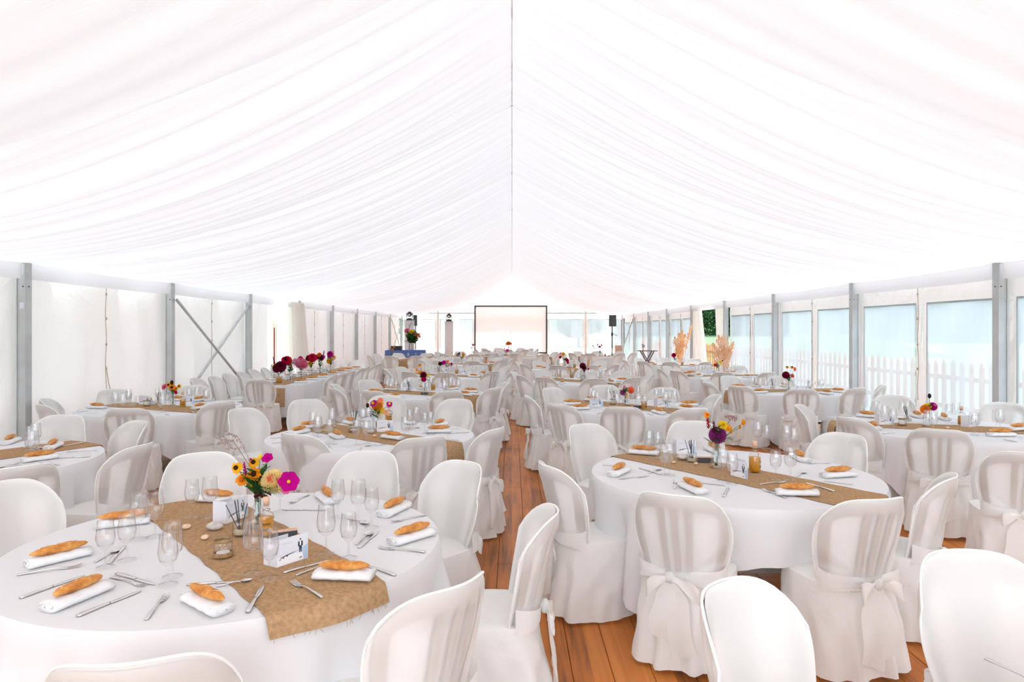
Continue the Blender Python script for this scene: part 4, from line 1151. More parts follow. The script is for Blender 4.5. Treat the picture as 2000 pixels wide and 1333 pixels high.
def bouquet(x, y, z, label, flowers, leaves=14, vase='bottle', seed=1, group='flower vases on the tables', scale=1.0, lr=.07, lz=(.12, .24), grass=0, spray=0, dark=0, pale=0, fine=True):
    """flowers: (dx, dz, kind, radius, colour, second colour[, dy]) measured from the vase foot"""
    r = random.Random(seed)
    t = thing('flower_vase', label, 'flower vase', (x, y, z), 0, group)
    me, vh = vase_meshes(vase); put('vase', me, t, scale=scale)
    vh *= scale
    st = MB()
    for i, f in enumerate(flowers):
        dx, dz, kind, R, c1, c2 = f[:6]; dy = f[6] if len(f) > 6 else r.uniform(-.03, .03)
        n = (dx * 2.2 + r.uniform(-.2, .2), -.75 + r.uniform(-.25, .2) + dy * 3, .35 + .35 * (dz > .3))
        if kind in ('spike', 'bud'): n = (dx * 1.5, dy, .6)
        if kind == 'umbel': n = (dx, -.3, 1)
        m = flower_mesh(kind, (dx, dy, dz), n, R, c1, c2, seed * 31 + i)
        o = put('flower', m.mesh('flower', ['f_' + c1, 'f_' + (c2 or c1)] ), t)
        st.tube([(dx * .06, dy * .1, .012), (dx * .12, dy * .2, vh), (dx * .55, dy * .6, vh + (dz - vh) * .6), (dx - n[0] * .004, dy - n[1] * .004, dz - .004)], .0018 * max(1, scale * .8), 5)
    put('stems', st.mesh('stems', 'stem'), t)
    zoff = vh
    m = MB()
    for i in range(leaves):
        a = r.uniform(0, 2 * pi); q = 9 if vase == 'wide' else 1; b = (r.uniform(-.012, .012) * q * 1.3, r.uniform(-.012, .012) * q, r.uniform(zoff - .01, lz[1] - .05))
        leaf_into(m, b, (cos(a), sin(a), r.uniform(.1, 1.3)), lr * r.uniform(.7, 1.25), lr * .42, r.uniform(0, .4))
    o = put('leaves', m.mesh('leaves', 'leaf'), t); o['kind'] = 'stuff'
    if pale:
        m = MB()
        for i in range(pale):
            b = (.045 + r.uniform(-.02, .02), r.uniform(-.02, .02), .30 - .018 * i)
            leaf_into(m, b, (r.uniform(-1, 1), r.uniform(-1, .3), r.uniform(-.2, .6)), .028, .026, .1)
        m.tube([(0, 0, vh), (.03, 0, .24), (.05, 0, .32)], .0012, 4); o = put('eucalyptus_sprig', m.mesh('eucalyptus_sprig', 'leaf_pale'), t); o['kind'] = 'stuff'
    if dark:
        m = MB()
        for i in range(dark): leaf_into(m, (r.uniform(-.02, .03), r.uniform(-.03, .0), r.uniform(vh, vh + .08)), (r.uniform(-.4, 1), r.uniform(-1, .2), r.uniform(-.3, .6)), .075, .03, .3)
        o = put('dark_leaves', m.mesh('dark_leaves', 'leaf_dark'), t); o['kind'] = 'stuff'
    if grass:
        m = MB()
        for i in range(grass):
            a = r.uniform(pi * .7, pi * 1.15); L = r.uniform(.14, .22); p0 = (0, 0, vh + .08); p1 = (cos(a) * L * .6, .03 * sin(a), vh + .08 + L * .9); p2 = (cos(a) * L, .05 * sin(a), vh + .08 + L * r.uniform(.8, 1.15))
            m.tube([p0, p1, p2], .0006, 4)
            for q in range(7): m.ball((p1[0] + (p2[0] - p1[0]) * q / 6 + r.uniform(-.006, .006), p1[1], p1[2] + (p2[2] - p1[2]) * q / 6 + r.uniform(-.008, .008)), (.002, .002, .004), 5, 4)
        o = put('grass_stems', m.mesh('grass_stems', 'f_mauve'), t); o['kind'] = 'stuff'
    if spray:
        m = MB()
        for i in range(spray):
            p = (r.uniform(.02, .10), r.uniform(-.05, .03), vh + r.uniform(.01, .05)); q = (p[0] + r.uniform(.01, .04), p[1] + r.uniform(-.03, .03), p[2] + r.uniform(-.02, .02)); m.tube([p, q], .0008, 3)
        o = put('fern_spray', m.mesh('fern_spray', 'leaf_pale'), t); o['kind'] = 'stuff'
    return t
def on(key, px, y, h=0.0):
    x, d = P(px, y, TZ); return x, d, surf(TABLES[key], x, d)

x, y, z = on('t1', 503, 1032)
s = y / F
def fp(lst, px0, py0, s): return [((px - px0) * s, (py0 - py) * s, k, R * s, c1, c2) for px, py, k, R, c1, c2 in lst]
bouquet(x, y, z, 'glass vase of marigold helenium, yellow dahlia and magenta cosmos on the nearest table', fp([
    (464, 915, 'daisy', 13, 'amber', 'brown'), (494, 906, 'daisy', 13, 'amber', 'brown'), (500, 926, 'daisy', 15, 'orange', 'brown'), (475, 938, 'daisy', 14, 'orange', 'rust'), (495, 944, 'daisy', 15, 'amber', 'brown'),
    (482, 920, 'spike', 11, 'magenta', None), (534, 943, 'ball', 24, 'butter', 'coral'), (567, 941, 'cosmos', 21, 'magenta', 'yellow'), (524, 897, 'cosmos', 12, 'magenta', 'magenta'), (508, 895, 'bud', 7, 'yellow', None),
    (556, 960, 'cosmos', 10, 'pink', 'pink'), (487, 902, 'bud', 5, 'magenta', None)], 503, 1032, s), 48, 'bottle', 3, lr=.085, lz=(.14, .30), grass=8, spray=70, dark=4, pale=6)
x, y, z = on('t2', 1398, 915); s = y / F
bouquet(x, y, z, 'flared glass vase with a purple ball dahlia, maroon amaranth and yellow bloom', fp([
    (1402, 852, 'ball', 17, 'purple', None), (1385, 829, 'spike', 12, 'crimson', None), (1392, 838, 'spike', 10, 'maroon', None), (1382, 812, 'daisy', 7, 'orange', 'rust'), (1412, 832, 'dahlia', 10, 'yellow', None), (1424, 838, 'daisy', 8, 'orange', 'amber'),
    (1427, 818, 'umbel', 12, 'mauve', None), (1450, 826, 'bud', 7, 'orange', None), (1446, 836, 'bud', 5, 'orange', None), (1430, 846, 'bud', 5, 'amber', None)], 1398, 915, s), 20, 'flare', 5, lr=.07, lz=(.15, .3), spray=50)
x, y, z = on('t3', 736, 838); s = y / F
bouquet(x, y, z, 'glass vase with an orange aster, yellow and cream blooms and magenta asters', fp([
    (736, 794, 'ball', 11, 'orange', 'coral'), (729, 788, 'daisy', 8, 'magenta', 'yellow'), (743, 783, 'cosmos', 6, 'coral', None), (760, 790, 'daisy', 7, 'magenta', 'yellow'), (743, 802, 'dahlia', 8, 'yellow', None), (740, 810, 'dahlia', 8, 'cream', None),
    (717, 793, 'bud', 6, 'brown', None), (753, 806, 'dahlia', 6, 'peach', None), (748, 788, 'bud', 4, 'amber', None)], 736, 838, s), 16, 'jar', 6, lr=.07, lz=(.1, .22))
x, y, z = on('t4', 338, 792); s = y / F
bouquet(x, y, z, 'glass vase with a pink rose, orange blooms and a dark scabious by the canvas wall', fp([
    (324, 757, 'rose', 7, 'pink', None), (338, 757, 'daisy', 7, 'orange', 'brown'), (331, 752, 'daisy', 6, 'amber', 'brown'), (350, 755, 'daisy', 5, 'amber', 'brown'), (336, 748, 'bud', 6, 'brown', None), (345, 767, 'bud', 5, 'crimson', None), (341, 760, 'daisy', 6, 'orange', 'rust')], 338, 792, s), 14, 'bottle', 7, lr=.08)
x, y, z = on('t6', 1815, 828); s = y / F
bouquet(x, y, z, 'small glass vase of orange and yellow zinnias and one pink zinnia by the window', fp([
    (1805, 800, 'ball', 9, 'orange', 'coral'), (1813, 795, 'dahlia', 8, 'yellow', 'amber'), (1826, 795, 'dahlia', 9, 'magenta', 'pink'), (1815, 774, 'bud', 6, 'brown', None)], 1815, 828, s), 14, 'bottle', 8, lr=.08, lz=(.1, .2))
x, y, z = on('t7', 1221, 790); s = y / F
bouquet(x, y, z, 'glass vase with a round coral dahlia and a purple dahlia', fp([
    (1232, 763, 'ball', 7, 'coral', 'coral'), (1217, 768, 'ball', 6, 'purple', 'lilac'), (1220, 758, 'bud', 5, 'pink', None), (1224, 771, 'bud', 4, 'amber', None), (1209, 774, 'bud', 3, 'cream', None)], 1221, 790, s), 12, 'bottle', 9, lr=.07)
x, y, z = on('t8', 829, 765); s = y / F
bouquet(x, y, z, 'tall glass vase of maroon dahlias with small orange and yellow flowers', fp([
    (827, 733, 'dahlia', 7, 'maroon', None), (828, 741, 'dahlia', 6, 'crimson', 'magenta'), (820, 714, 'daisy', 4, 'amber', 'brown'), (814, 723, 'bud', 4, 'orange', None), (819, 729, 'bud', 5, 'orange', None), (822, 736, 'bud', 4, 'orange', None), (836, 735, 'bud', 4, 'yellow', None), (832, 713, 'bud', 2, 'cream', None)], 829, 765, s), 12, 'bottle', 10, lr=.09, scale=1.2, lz=(.2, .3))
x, y, z = on('t9', 1141, 742); s = y / F
bouquet(x, y, z, 'glass vase of burgundy amaranth with an orange bud', fp([
    (1138, 715, 'ball', 6, 'maroon', 'crimson'), (1141, 719, 'dahlia', 5, 'maroon', None), (1148, 713, 'spike', 4, 'orange', None), (1149, 706, 'bud', 3, 'amber', None), (1149, 721, 'bud', 3, 'crimson', None)], 1141, 742, s), 10, 'bottle', 11, lr=.09, dark=4)
x, y, z = on('t10', 873, 727); s = y / F
bouquet(x, y, z, 'glass vase with a magenta gerbera, a dark scabious and red blooms', fp([
    (867, 709, 'cosmos', 5, 'magenta', 'brown'), (860, 711, 'ball', 4, 'brown', 'maroon'), (879, 713, 'dahlia', 4, 'crimson', None), (874, 706, 'daisy', 4, 'coral', 'amber'), (882, 712, 'bud', 4, 'maroon', None)], 873, 727, s), 10, 'jar', 12, lr=.08)
x, y, z = on('t14', 1103, 716); s = y / F
bouquet(x, y, z, 'glass vase of crimson roses with a yellow bloom and pink buds', fp([
    (1107, 705, 'rose', 4.5, 'crimson', None), (1095, 699, 'rose', 3.5, 'crimson', None), (1100, 692, 'dahlia', 4, 'amber', 'yellow'), (1094, 691, 'bud', 3, 'pink', None), (1109, 710, 'rose', 3, 'crimson', None)], 1103, 716, s), 10, 'bottle', 13, lr=.09)
x, y, z = on('t16', 1540, 764); s = y / F
bouquet(x, y, z, 'glass vase with a dark maroon dahlia, coral bloom and orange helenium by the window', fp([
    (1534, 733, 'dahlia', 8, 'maroon', 'crimson'), (1539, 735, 'dahlia', 6, 'maroon', None), (1547, 736, 'rose', 5, 'coral', None), (1538, 718, 'daisy', 4, 'amber', 'brown'), (1546, 718, 'daisy', 4, 'orange', 'brown'), (1552, 722, 'bud', 5, 'coral', None)], 1540, 764, s), 10, 'bottle', 14, lr=.08)
x, y, z = on('t17', 1403, 730); s = y / F
bouquet(x, y, z, 'glass vase with a yellow daisy and a red bloom near the open doorway', fp([
    (1408, 708, 'daisy', 4, 'yellow', 'yellow'), (1397, 713, 'dahlia', 3.5, 'crimson', 'orange'), (1403, 716, 'dahlia', 3.5, 'mauve', None), (1412, 705, 'bud', 2, 'brown', None)], 1403, 730, s), 9, 'jar', 15, lr=.08)
x, y, z = on('t18', 1318, 711); s = y / F
bouquet(x, y, z, 'glass vase with a wine red dahlia before the tall pampas grass', fp([
    (1316, 694, 'dahlia', 5, 'crimson', 'maroon'), (1321, 690, 'bud', 3, 'amber', None), (1324, 696, 'bud', 3, 'orange', None)], 1318, 711, s), 12, 'jar', 16, lr=.09)
def far_bouquet(key, px, py0, lst, label, seed):
    T = TABLES[key]; d = T['y'] + .1; s = d / F; x = (px - 1000) * s
    zz = H - (py0 - HOR) * s
    bouquet(x, d, surf(T, x, d), label, fp(lst, px, HOR + (H - TZ) / s, s), 9, 'jar', seed, lr=.09, lz=(.1, .22))
far_bouquet('t11', 902, 700, [(894, 694, 'dahlia', 4, 'mauve', None), (897, 691, 'bud', 3, 'brown', None), (905, 694, 'dahlia', 3.5, 'amber', 'orange'), (904, 690, 'bud', 2, 'coral', None)], 'small vase of peach, mauve and amber blooms', 17)
far_bouquet('t12', 925, 690, [(924, 675, 'rose', 3, 'pink', 'crimson'), (928, 678, 'bud', 2, 'white', None), (921, 680, 'bud', 2, 'mauve', None)], 'small vase with a rosy bloom at the foot of the projection screen', 18)
far_bouquet('t15', 1172, 688, [(1171, 679, 'rose', 3, 'magenta', 'pink'), (1175, 675, 'bud', 2.4, 'crimson', None), (1161, 682, 'spike', 3, 'amber', None), (1158, 676, 'bud', 2, 'mauve', None), (1167, 674, 'bud', 2, 'brown', None)], 'vase of magenta blooms with a yellow tulip before the tripod loudspeaker', 19)
far_bouquet('t20', 765, 690, [(765, 684, 'dahlia', 4, 'mauve', None), (762, 681, 'bud', 2, 'amber', None), (769, 679, 'bud', 2.4, 'orange', None)], 'small vase of olive and mauve blooms before the blue cloth', 20)
far_bouquet('t21', 988, 690, [(991, 685, 'cosmos', 3.2, 'magenta', 'pink'), (985, 682, 'bud', 2, 'rust', None), (987, 687, 'bud', 2, 'amber', None)], 'small vase with a pink gerbera before the projection screen', 21)
far_bouquet('t22', 993, 680, [(993, 671, 'dahlia', 4.5, 'rust', 'amber'), (989, 672, 'bud', 3, 'amber', None), (998, 672, 'bud', 3, 'rust', None)], 'taller vase of rust and amber blooms against the projection screen', 22)
# bouquets in a row on the head table
HC = (HX0 + HX1) / 2
for i, (px, lst, lab) in enumerate([
    (545, [(548, 716, 'dahlia', 9, 'maroon', None), (541, 720, 'dahlia', 7, 'maroon', None), (536, 707, 'spike', 5, 'maroon', None), (553, 710, 'spike', 4, 'crimson', None), (532, 715, 'bud', 3, 'butter', None), (536, 713, 'bud', 3, 'coral', None)], 'amber glass vase of maroon dahlias, first of the head table row'),
    (567, [(560, 705, 'dahlia', 8, 'crimson', 'maroon'), (564, 706, 'dahlia', 5, 'orange', 'coral'), (568, 712, 'spike', 6, 'rust', None), (555, 703, 'dahlia', 5, 'crimson', None), (566, 701, 'bud', 3, 'amber', None)], 'vase of crimson and orange dahlias, second of the head table row'),
    (588, [(587, 710, 'ball', 8, 'pink', 'lilac'), (578, 707, 'ball', 5, 'lilac', 'pink'), (586, 701, 'dahlia', 4, 'magenta', None), (593, 712, 'ball', 7, 'pink', None), (597, 708, 'spike', 4, 'maroon', None)], 'vase of rose pink dahlias, third of the head table row'),
    (609, [(611, 699, 'dahlia', 7, 'crimson', None), (606, 711, 'dahlia', 4, 'yellow', None), (603, 700, 'dahlia', 5, 'maroon', None), (606, 695, 'bud', 3, 'mauve', None)], 'vase with a crimson dahlia and a yellow bloom, fourth of the head table row'),
    (625, [(619, 698, 'dahlia', 4.5, 'magenta', None), (624, 694, 'dahlia', 4, 'rust', 'orange'), (632, 695, 'spike', 5, 'purple', None), (627, 699, 'dahlia', 5, 'maroon', None), (633, 698, 'bud', 3, 'magenta', None)], 'vase of purple and rust blooms, fifth of the head table row'),
    (645, [(645, 692, 'dahlia', 5, 'magenta', None), (650, 689, 'bud', 3, 'pink', None), (641, 697, 'spike', 4, 'maroon', None), (651, 699, 'dahlia', 4, 'peach', None), (643, 706, 'dahlia', 4, 'amber', None)], 'vase of magenta and peach blooms, last of the head table row')]):
    d = HC * F / (px - 1000); s = d / F; y0 = HOR + (H - TZ) * F / d
    t = bouquet(HC, d, TZ + .0045, lab, fp([(a, b - 1, k, R * 1.35, c1, c2) for a, b, k, R, c1, c2 in lst], px, y0 - 1, s), 22, 'jar', 40 + i, 'bouquets along the head table', 1.35, .10, (.2, .36))
    if i == 0:
        m = MB(); m.lathe([(.044, .006), (.049, .10)], 18); put('amber_water', m.mesh('amber_water', 'oil'), t)

# bottles, cards, jars, candles, stones and shells ----------------------
def bottle_meshes():
    g = MB(); prof = [(.030, 0), (.0335, .004), (.0345, .02), (.0345, .095), (.030, .110), (.0155, .124), (.0145, .150), (.0165, .152), (.0165, .160)]
    g.lathe(prof, 20, cap=False); g.lathe([(0, .001), (.030, .001)], 20, cap=False)
    o = MB(); o.lathe([(0, .006), (.029, .006), (.0325, .012), (.0325, .092), (0, .0925)], 20, cap=False)
    c = MB(); c.lathe([(0, .146), (.0125, .146), (.0135, .161), (.0155, .162), (.0155, .186), (.0145, .188), (0, .188)], 16, cap=False)
    t = MB()
    t.tube([(.017 * cos(a * .5), .017 * sin(a * .5), .127 + .0015 * sin(a)) for a in range(14)], .0016, 4); t.tube([(.0, -.017, .127), (.03, -.02, .115), (.036, -.02, .09)], .0014, 4)
    l = MB(); l.grid(lambda u, v: (.0352 * sin((u - .5) * 1.2), -.0352 * cos((u - .5) * 1.2), .03 + .012 * v), 6, 1); l.grid(lambda u, v: (.0352 * sin((u - .5) * 1.2), -.0352 * cos((u - .5) * 1.2), .06 + .010 * v), 6, 1)
    return g.mesh('glass_body', 'glass'), o.mesh('oil', 'oil'), c.mesh('cork', 'cork'), t.mesh('twine', 'rope'), l.mesh('label_band', 'ink_brown')
M['ink_brown'] = pbr('label_brown', (0.20, 0.10, 0.02), 0.6)
BT = bottle_meshes()
def bottle(key, x, y, scale=1.0, rz=0):
    T = TABLES[key]
    t = thing('oil_bottle', 'corked glass bottle of golden oil on ' + T['name'], 'bottle', (x, y, surf(T, x, y)), rz, 'corked oil bottles')
    for n_, me in zip(('glass_body', 'oil', 'cork', 'twine', 'label_band'), BT): put(n_, me, t, scale=scale)
def card_meshes():
    p = MB(); w, h, th = .150, .108, .0006
    A = radians(38)
    def sheet(x0, y0, a, w_):
        p.box((x0 + cos(a) * w_ / 2, y0 + sin(a) * w_ / 2, h / 2), (w_, th, h), a)
    sheet(0, 0, 0, w); sheet(0, 0, pi - A * 2.2, w * .5); sheet(w * .02, .045, -.0, w * .55)
    q = MB()
    def rect(x0, z0, x1, z1, mat, tilt=0.0, layer=1):
        q.cur = mat; yy = -.0004 - .00012 * layer
        q.add([(x0, yy, z0), (x1, yy, z0 + tilt), (x1, yy, z1 + tilt), (x0, yy, z1)], [(0, 1, 2, 3)])
    def poly(pts, mat, layer=2):
        q.cur = mat; yy = -.0004 - .00012 * layer; q.add([(a, yy, b) for a, b in pts], [tuple(range(len(pts)))])
    rect(.002, .002, w - .002, h - .002, 0, 0, 1)                       # pale grey sky of the print
    rect(.002, .002, w - .002, .036, 1, 0, 2)                           # white foreground
    poly([(w - .022, .002), (w - .002, .002), (w - .002, .055), (w - .030, .042)], 2, 3)   # blue corner
    poly([(.07, .042), (.11, .047), (w - .002, .062), (w - .002, .05), (.06, .036)], 2, 2)  # pale blue hill
    poly([(.018, .030), (.085, .042), (.085, .044), (.05, .040), (.018, .034)], 3, 4)       # boat's gunwale
    for cx, cz in ((.012, .024), (.028, .027), (.045, .031)): poly([(cx, cz), (cx + .008, cz + .001), (cx + .007, cz + .005), (cx + .001, cz + .004)], 3, 4)
    poly([(.108, .010), (.119, .012), (.119, .016), (.108, .014)], 3, 4)
    # small standing figure in a dark suit
    fx_ = .112
    poly([(fx_ - .006, .034), (fx_ - .0015, .034), (fx_, .052), (fx_ + .0015, .034), (fx_ + .006, .034), (fx_ + .007, .062), (fx_ - .007, .062)], 3, 5)
    poly([(fx_ - .009, .060), (fx_ + .009, .060), (fx_ + .008, .080), (fx_ - .008, .080)], 3, 5)
    poly([(fx_ - .003, .062), (fx_ + .003, .062), (fx_ + .004, .080), (fx_ - .004, .080)], 1, 6)
    poly([(fx_ - .012, .058), (fx_ - .008, .060), (fx_ - .006, .080), (fx_ - .011, .078)], 3, 5); poly([(fx_ + .012, .058), (fx_ + .008, .060), (fx_ + .006, .080), (fx_ + .011, .078)], 3, 5)
    poly([(fx_ + .0036 * cos(a * pi / 4), .0855 + .0044 * sin(a * pi / 4)) for a in range(8)], 4, 5)
    poly([(fx_ - .0038, .086), (fx_ + .0038, .086), (fx_ + .003, .091), (fx_ - .003, .091)], 3, 6)
    # faint script above and lines of print on the turned leaf
    for i in range(9): rect(.022 + i * .006, .082 + .003 * sin(i * 2), .025 + i * .006, .088 + .003 * sin(i * 3), 5, .002, 3)
    for i in range(4): rect(.030 + i * .007, .073, .034 + i * .007, .0745, 5, 0, 3)
    return p.mesh('card', 'paper', False), q.mesh('printed_picture', ['ink_grey2', 'ink_white', 'ink_blue', 'ink', 'ink_skin', 'ink_grey'], False)
M['ink_grey2'] = pbr('card_ink_pale', (0.74, 0.75, 0.80), 0.8)
CD = card_meshes()
def card(key, x, y, rz, which):
    T = TABLES[key]
    t = put('menu_card', CD[0], None, (x, y, surf(T, x, y)), rz)
    put('printed_picture', CD[1], t)
    tag(t, 'white printed card, %s on %s' % (which, T['name']), 'card', 'folded cards on the tables')
def jar_meshes():
    g = MB(); g.lathe([(.034, .001), (.037, .004), (.037, .060), (.034, .068), (.035, .074)], 20, cap=False); g.lathe([(0, .001), (.034, .001)], 20, cap=False); g.lathe([(.034, .066), (.034, .008), (0, .006)], 20, cap=False)
    return g.mesh('glass_body', 'glass')
JG = jar_meshes()
def rope_rings(z0, n, r):
    m = MB(); m.tube([(r * cos(a * pi / 10), r * sin(a * pi / 10), z0 + a / 20 * .0055) for a in range(20 * n + 1)], .0033, 6); return m
RR = rope_rings(.004, 3, .039).mesh('rope_wrap', 'rope'); RT = rope_rings(.061, 2, .0365).mesh('rope_wrap', 'rope')
WX = MB().lathe([(0, .006), (.028, .006), (.0285, .019), (.026, .021), (0, .0205)], 18, cap=False).tube([(0, 0, .02), (.001, 0, .028)], .0011, 4).mesh('candle', 'wax')
def candle(key, x, y, s=1.0):
    T = TABLES[key]
    t = thing('candle_jar', 'glass candle jar bound with jute rope on ' + T['name'], 'candle', (x, y, surf(T, x, y)), .4, 'rope-bound candle jars')
    for n_, me in (('glass_body', JG), ('rope_wrap', RR), ('rope_wrap', RT), ('candle', WX)): put(n_, me, t, scale=s)
ST = MB().lathe([(.0, 0), (.0022, .0), (.0022, .15), (0, .15)], 6, cap=False).mesh('stick', 'charcoal')
SD = MB().lathe([(0, .008), (.032, .008), (.033, .026), (0, .028)], 16, cap=False).mesh('sand', 'f_cream')
def stick_jar(key, x, y, n=6, s=1.0):
    T = TABLES[key]; r = random.Random(int(abs(x) * 1000))
    t = thing('stick_jar', 'small glass jar holding dark thin sticks on ' + T['name'], 'jar', (x, y, surf(T, x, y)), .2, 'jars of dark sticks')
    put('glass_body', JG, t, scale=s); put('sand', SD, t, scale=s)
    for i in range(n):
        put('stick', ST, t, (r.uniform(-.012, .012), r.uniform(-.01, .01), .012), rot=(r.uniform(-.2, .25), r.uniform(-.38, .30), 0), scale=s)
def pebble(key, x, y, R, lab, seed, mat='stone'):
    T = TABLES[key]; r = random.Random(seed); p = [r.uniform(0, 6) for _ in range(3)]
    m = MB(); m.ball((0, 0, R * .42), (R, R * .72, R * .42), 16, 10, lambda a, b, c: 1 + .10 * sin(3 * a + p[0]) + .08 * sin(4 * b + 2 * c + p[1]))
    tag(put('pebble', m.mesh('pebble', mat), None, (x, y, surf(T, x, y) + .001), r.uniform(0, 3)), lab + ' on ' + T['name'], 'stone', 'stones on the runners')
def shell(key, x, y, R, lab, seed):
    T = TABLES[key]; r = random.Random(seed)
    m = MB()
    m.ball((0, 0, R * .27), (R * .62, R * .50, R * .30), 20, 10, lambda a, b, c: (1 + .05 * sin(14 * atan2(b, a + .6))) * (1 - .22 * max(0, -a)))
    tag(put('seashell', m.mesh('seashell', 'shell'), None, (x, y, surf(T, x, y) + .0008), r.uniform(0, 6)), lab + ' on ' + T['name'], 'shell', 'seashells on the runners')
def slate(key, x, y, rz):
    T = TABLES[key]; m = MB(); m.box((0, 0, .018), (.11, .03, .036)); e = MB(); e.box((0, .001, .038), (.112, .032, .004))
    t = put('slate_block', m.mesh('slate_block', 'slate', False), None, (x, y, surf(T, x, y)), rz); put('wooden_rim', e.mesh('wooden_rim', 'cork', False), t)
    tag(t, 'small dark slate block lying on the runner of ' + T['name'], 'slate block', 'slate blocks')
# nearest table, item by item
x, y, z = on('t1', 517, 1052); bottle('t1', x, y + .02, .95, .3)
x, y, z = on('t1', 436, 1090); candle('t1', x, y)
x, y, z = on('t1', 470, 1048); stick_jar('t1', x, y, 5)
ax, ay, _ = on('t1', 540, 1112); bx, by, _ = on('t1', 602, 1092); card('t1', ax, ay, atan2(by - ay, bx - ax), 'the front one')
ax, ay, _ = on('t1', 442, 1026); bx, by, _ = on('t1', 480, 1012); card('t1', ax, ay, atan2(by - ay, bx - ax), 'behind the sticks')
x, y, z = on('t1', 419, 1037); pebble('t1', x, y, .042, 'large pale pebble', 1)
x, y, z = on('t1', 400, 1056); shell('t1', x, y, .035, 'orange seashell beside the candle', 2)
x, y, z = on('t1', 363, 1036); shell('t1', x, y, .04, 'brown seashell by the runner edge', 3)
x, y, z = on('t1', 548, 1062); slate('t1', x, y + .05, .5)
x, y, z = on('t2', 1474, 924); bottle('t2', x, y, 1.1, 1.2)
ax, ay, _ = on('t2', 1433, 930); bx, by, _ = on('t2', 1457, 940); card('t2', ax - .02, ay, -1.12, 'the one beside the bottle')
ax, ay, _ = on('t2', 1321, 889); card('t2', ax, ay, .05, 'the one behind the sticks')
x, y, z = on('t2', 1351, 904); stick_jar('t2', x, y, 7)
x, y, z = on('t2', 1334, 900); pebble('t2', x, y, .05, 'large pale pebble', 5)
x, y, z = on('t2', 1316, 907); shell('t2', x, y, .03, 'pale seashell left of the sticks', 6)
x, y, z = on('t2', 1360, 910); shell('t2', x, y, .03, 'peach seashell before the sticks', 7)
x, y, z = on('t2', 1378, 905); slate('t2', x, y, -.15)
for key, b, s1, cds, extra in (
    ('t3', (759, 826), (692, 836), [((736, 845), 0.0), ((704, 822), -.1)], 1), ('t4', (357, 796), (309, 792), [((271, 791), 0), ((356, 791), 0)], 1),
    ('t6', (1878, 832), (1773, 824), [((1717, 831), 0), ((1893, 836), .5)], 1), ('t7', (1258, 800), (1200, 788), [((1154, 796), 0), ((1284, 797), .3)], 1),
    ('t8', (846, 763), (798, 766), [((856, 762), 0), ((786, 760), 0)], 0), ('t9', (1172, 749), (1136, 744), [((1178, 748), 0)], 0), ('t10', (892, 731), (857, 728), [((897, 731), 0), ((862, 728), .2)], 0),
    ('t16', (1580, 768), (1509, 760), [((1560, 769), 0)], 0), ('t17', (1421, 735), (1396, 733), [((1398, 736), 0), ((1383, 732), 0)], 0), ('t14', (1122, 719), (1090, 715), [((1112, 718), 0)], 0)):
    x, y, _ = on(key, *b); bottle(key, x, y, 1.0, .5)
    x, y, _ = on(key, *s1); stick_jar(key, x, y, 6)
    for i, (p, rz) in enumerate(cds):
        x, y, _ = on(key, *p); card(key, x, y, rz, ('the nearer one', 'the farther one')[i] if len(cds) > 1 else 'standing upright')
    T = TABLES[key]
    if extra:
        a = T['run']; candle(key, T['x'] - .28 * cos(a), T['y'] - .28 * sin(a))
        pebble(key, T['x'] - .15 * cos(a) + .08, T['y'] - .15 * sin(a), .04, 'pale pebble', 9); shell(key, T['x'] + .05, T['y'] - .12, .035, 'peach seashell', 12)
    if key in ('t8', 't17', 't7', 't16'): slate(key, T['x'] + .05, T['y'] - .22, 0.1)
for key in ('t11', 't12', 't15', 't18', 't20'):
    T = TABLES[key]; bottle(key, T['x'] + .2, T['y'] - .05)
for i, px in enumerate((531, 640)):
    d = HC * F / (px - 1000)
    t = put('menu_card', CD[0], None, (HC - .05, d - .3, TZ + .0045), 0.0); put('printed_picture', CD[1], t)
    tag(t, 'folded white printed card at the %s end of the head table row' % ('near', 'far')[i], 'card', 'folded cards on the tables')

# ------------------------------------------------------------------ far end: screen, lights, loudspeakers
M['screen'] = fabric('projection_cloth', (0.93, 0.87, 0.85), 0.40, (0.95, 0.89, 0.87), 2, 0.002, 0.05)
M['frame_black'] = pbr('black_frame', (0.03, 0.02, 0.018), 0.5)
sx0, sx1, sz0, sz1, sy = -1.86, 1.74, .55, 2.90, YE - .47
t = thing('projection_screen', 'large pale projection screen in a thin black frame before the far wall', 'screen', (0, sy, 0))
m = MB(); m.grid(lambda u, v: (sx0 + (sx1 - sx0) * u, .0, sz0 + (sz1 - sz0) * v), 8, 6); put('screen_cloth', m.mesh('screen_cloth', 'screen', False), t)
m = MB()
m.box(((sx0 + sx1) / 2, -.01, sz1), (sx1 - sx0 + .07, .06, .065)); m.box(((sx0 + sx1) / 2, -.01, sz0), (sx1 - sx0 + .07, .06, .065))
for x in (sx0, sx1): m.box((x, -.01, (sz0 + sz1) / 2), (.065, .06, sz1 - sz0))
put('screen_frame', m.mesh('screen_frame', 'frame_black', False), t)
for x in (sx0 + .1, sx1 - .1):
    m = MB(); m.box((x, 0, .27), (.05, .05, .54)); m.box((x, -.1, .015), (.06, .6, .03)); put('leg', m.mesh('leg', 'black', False), t)

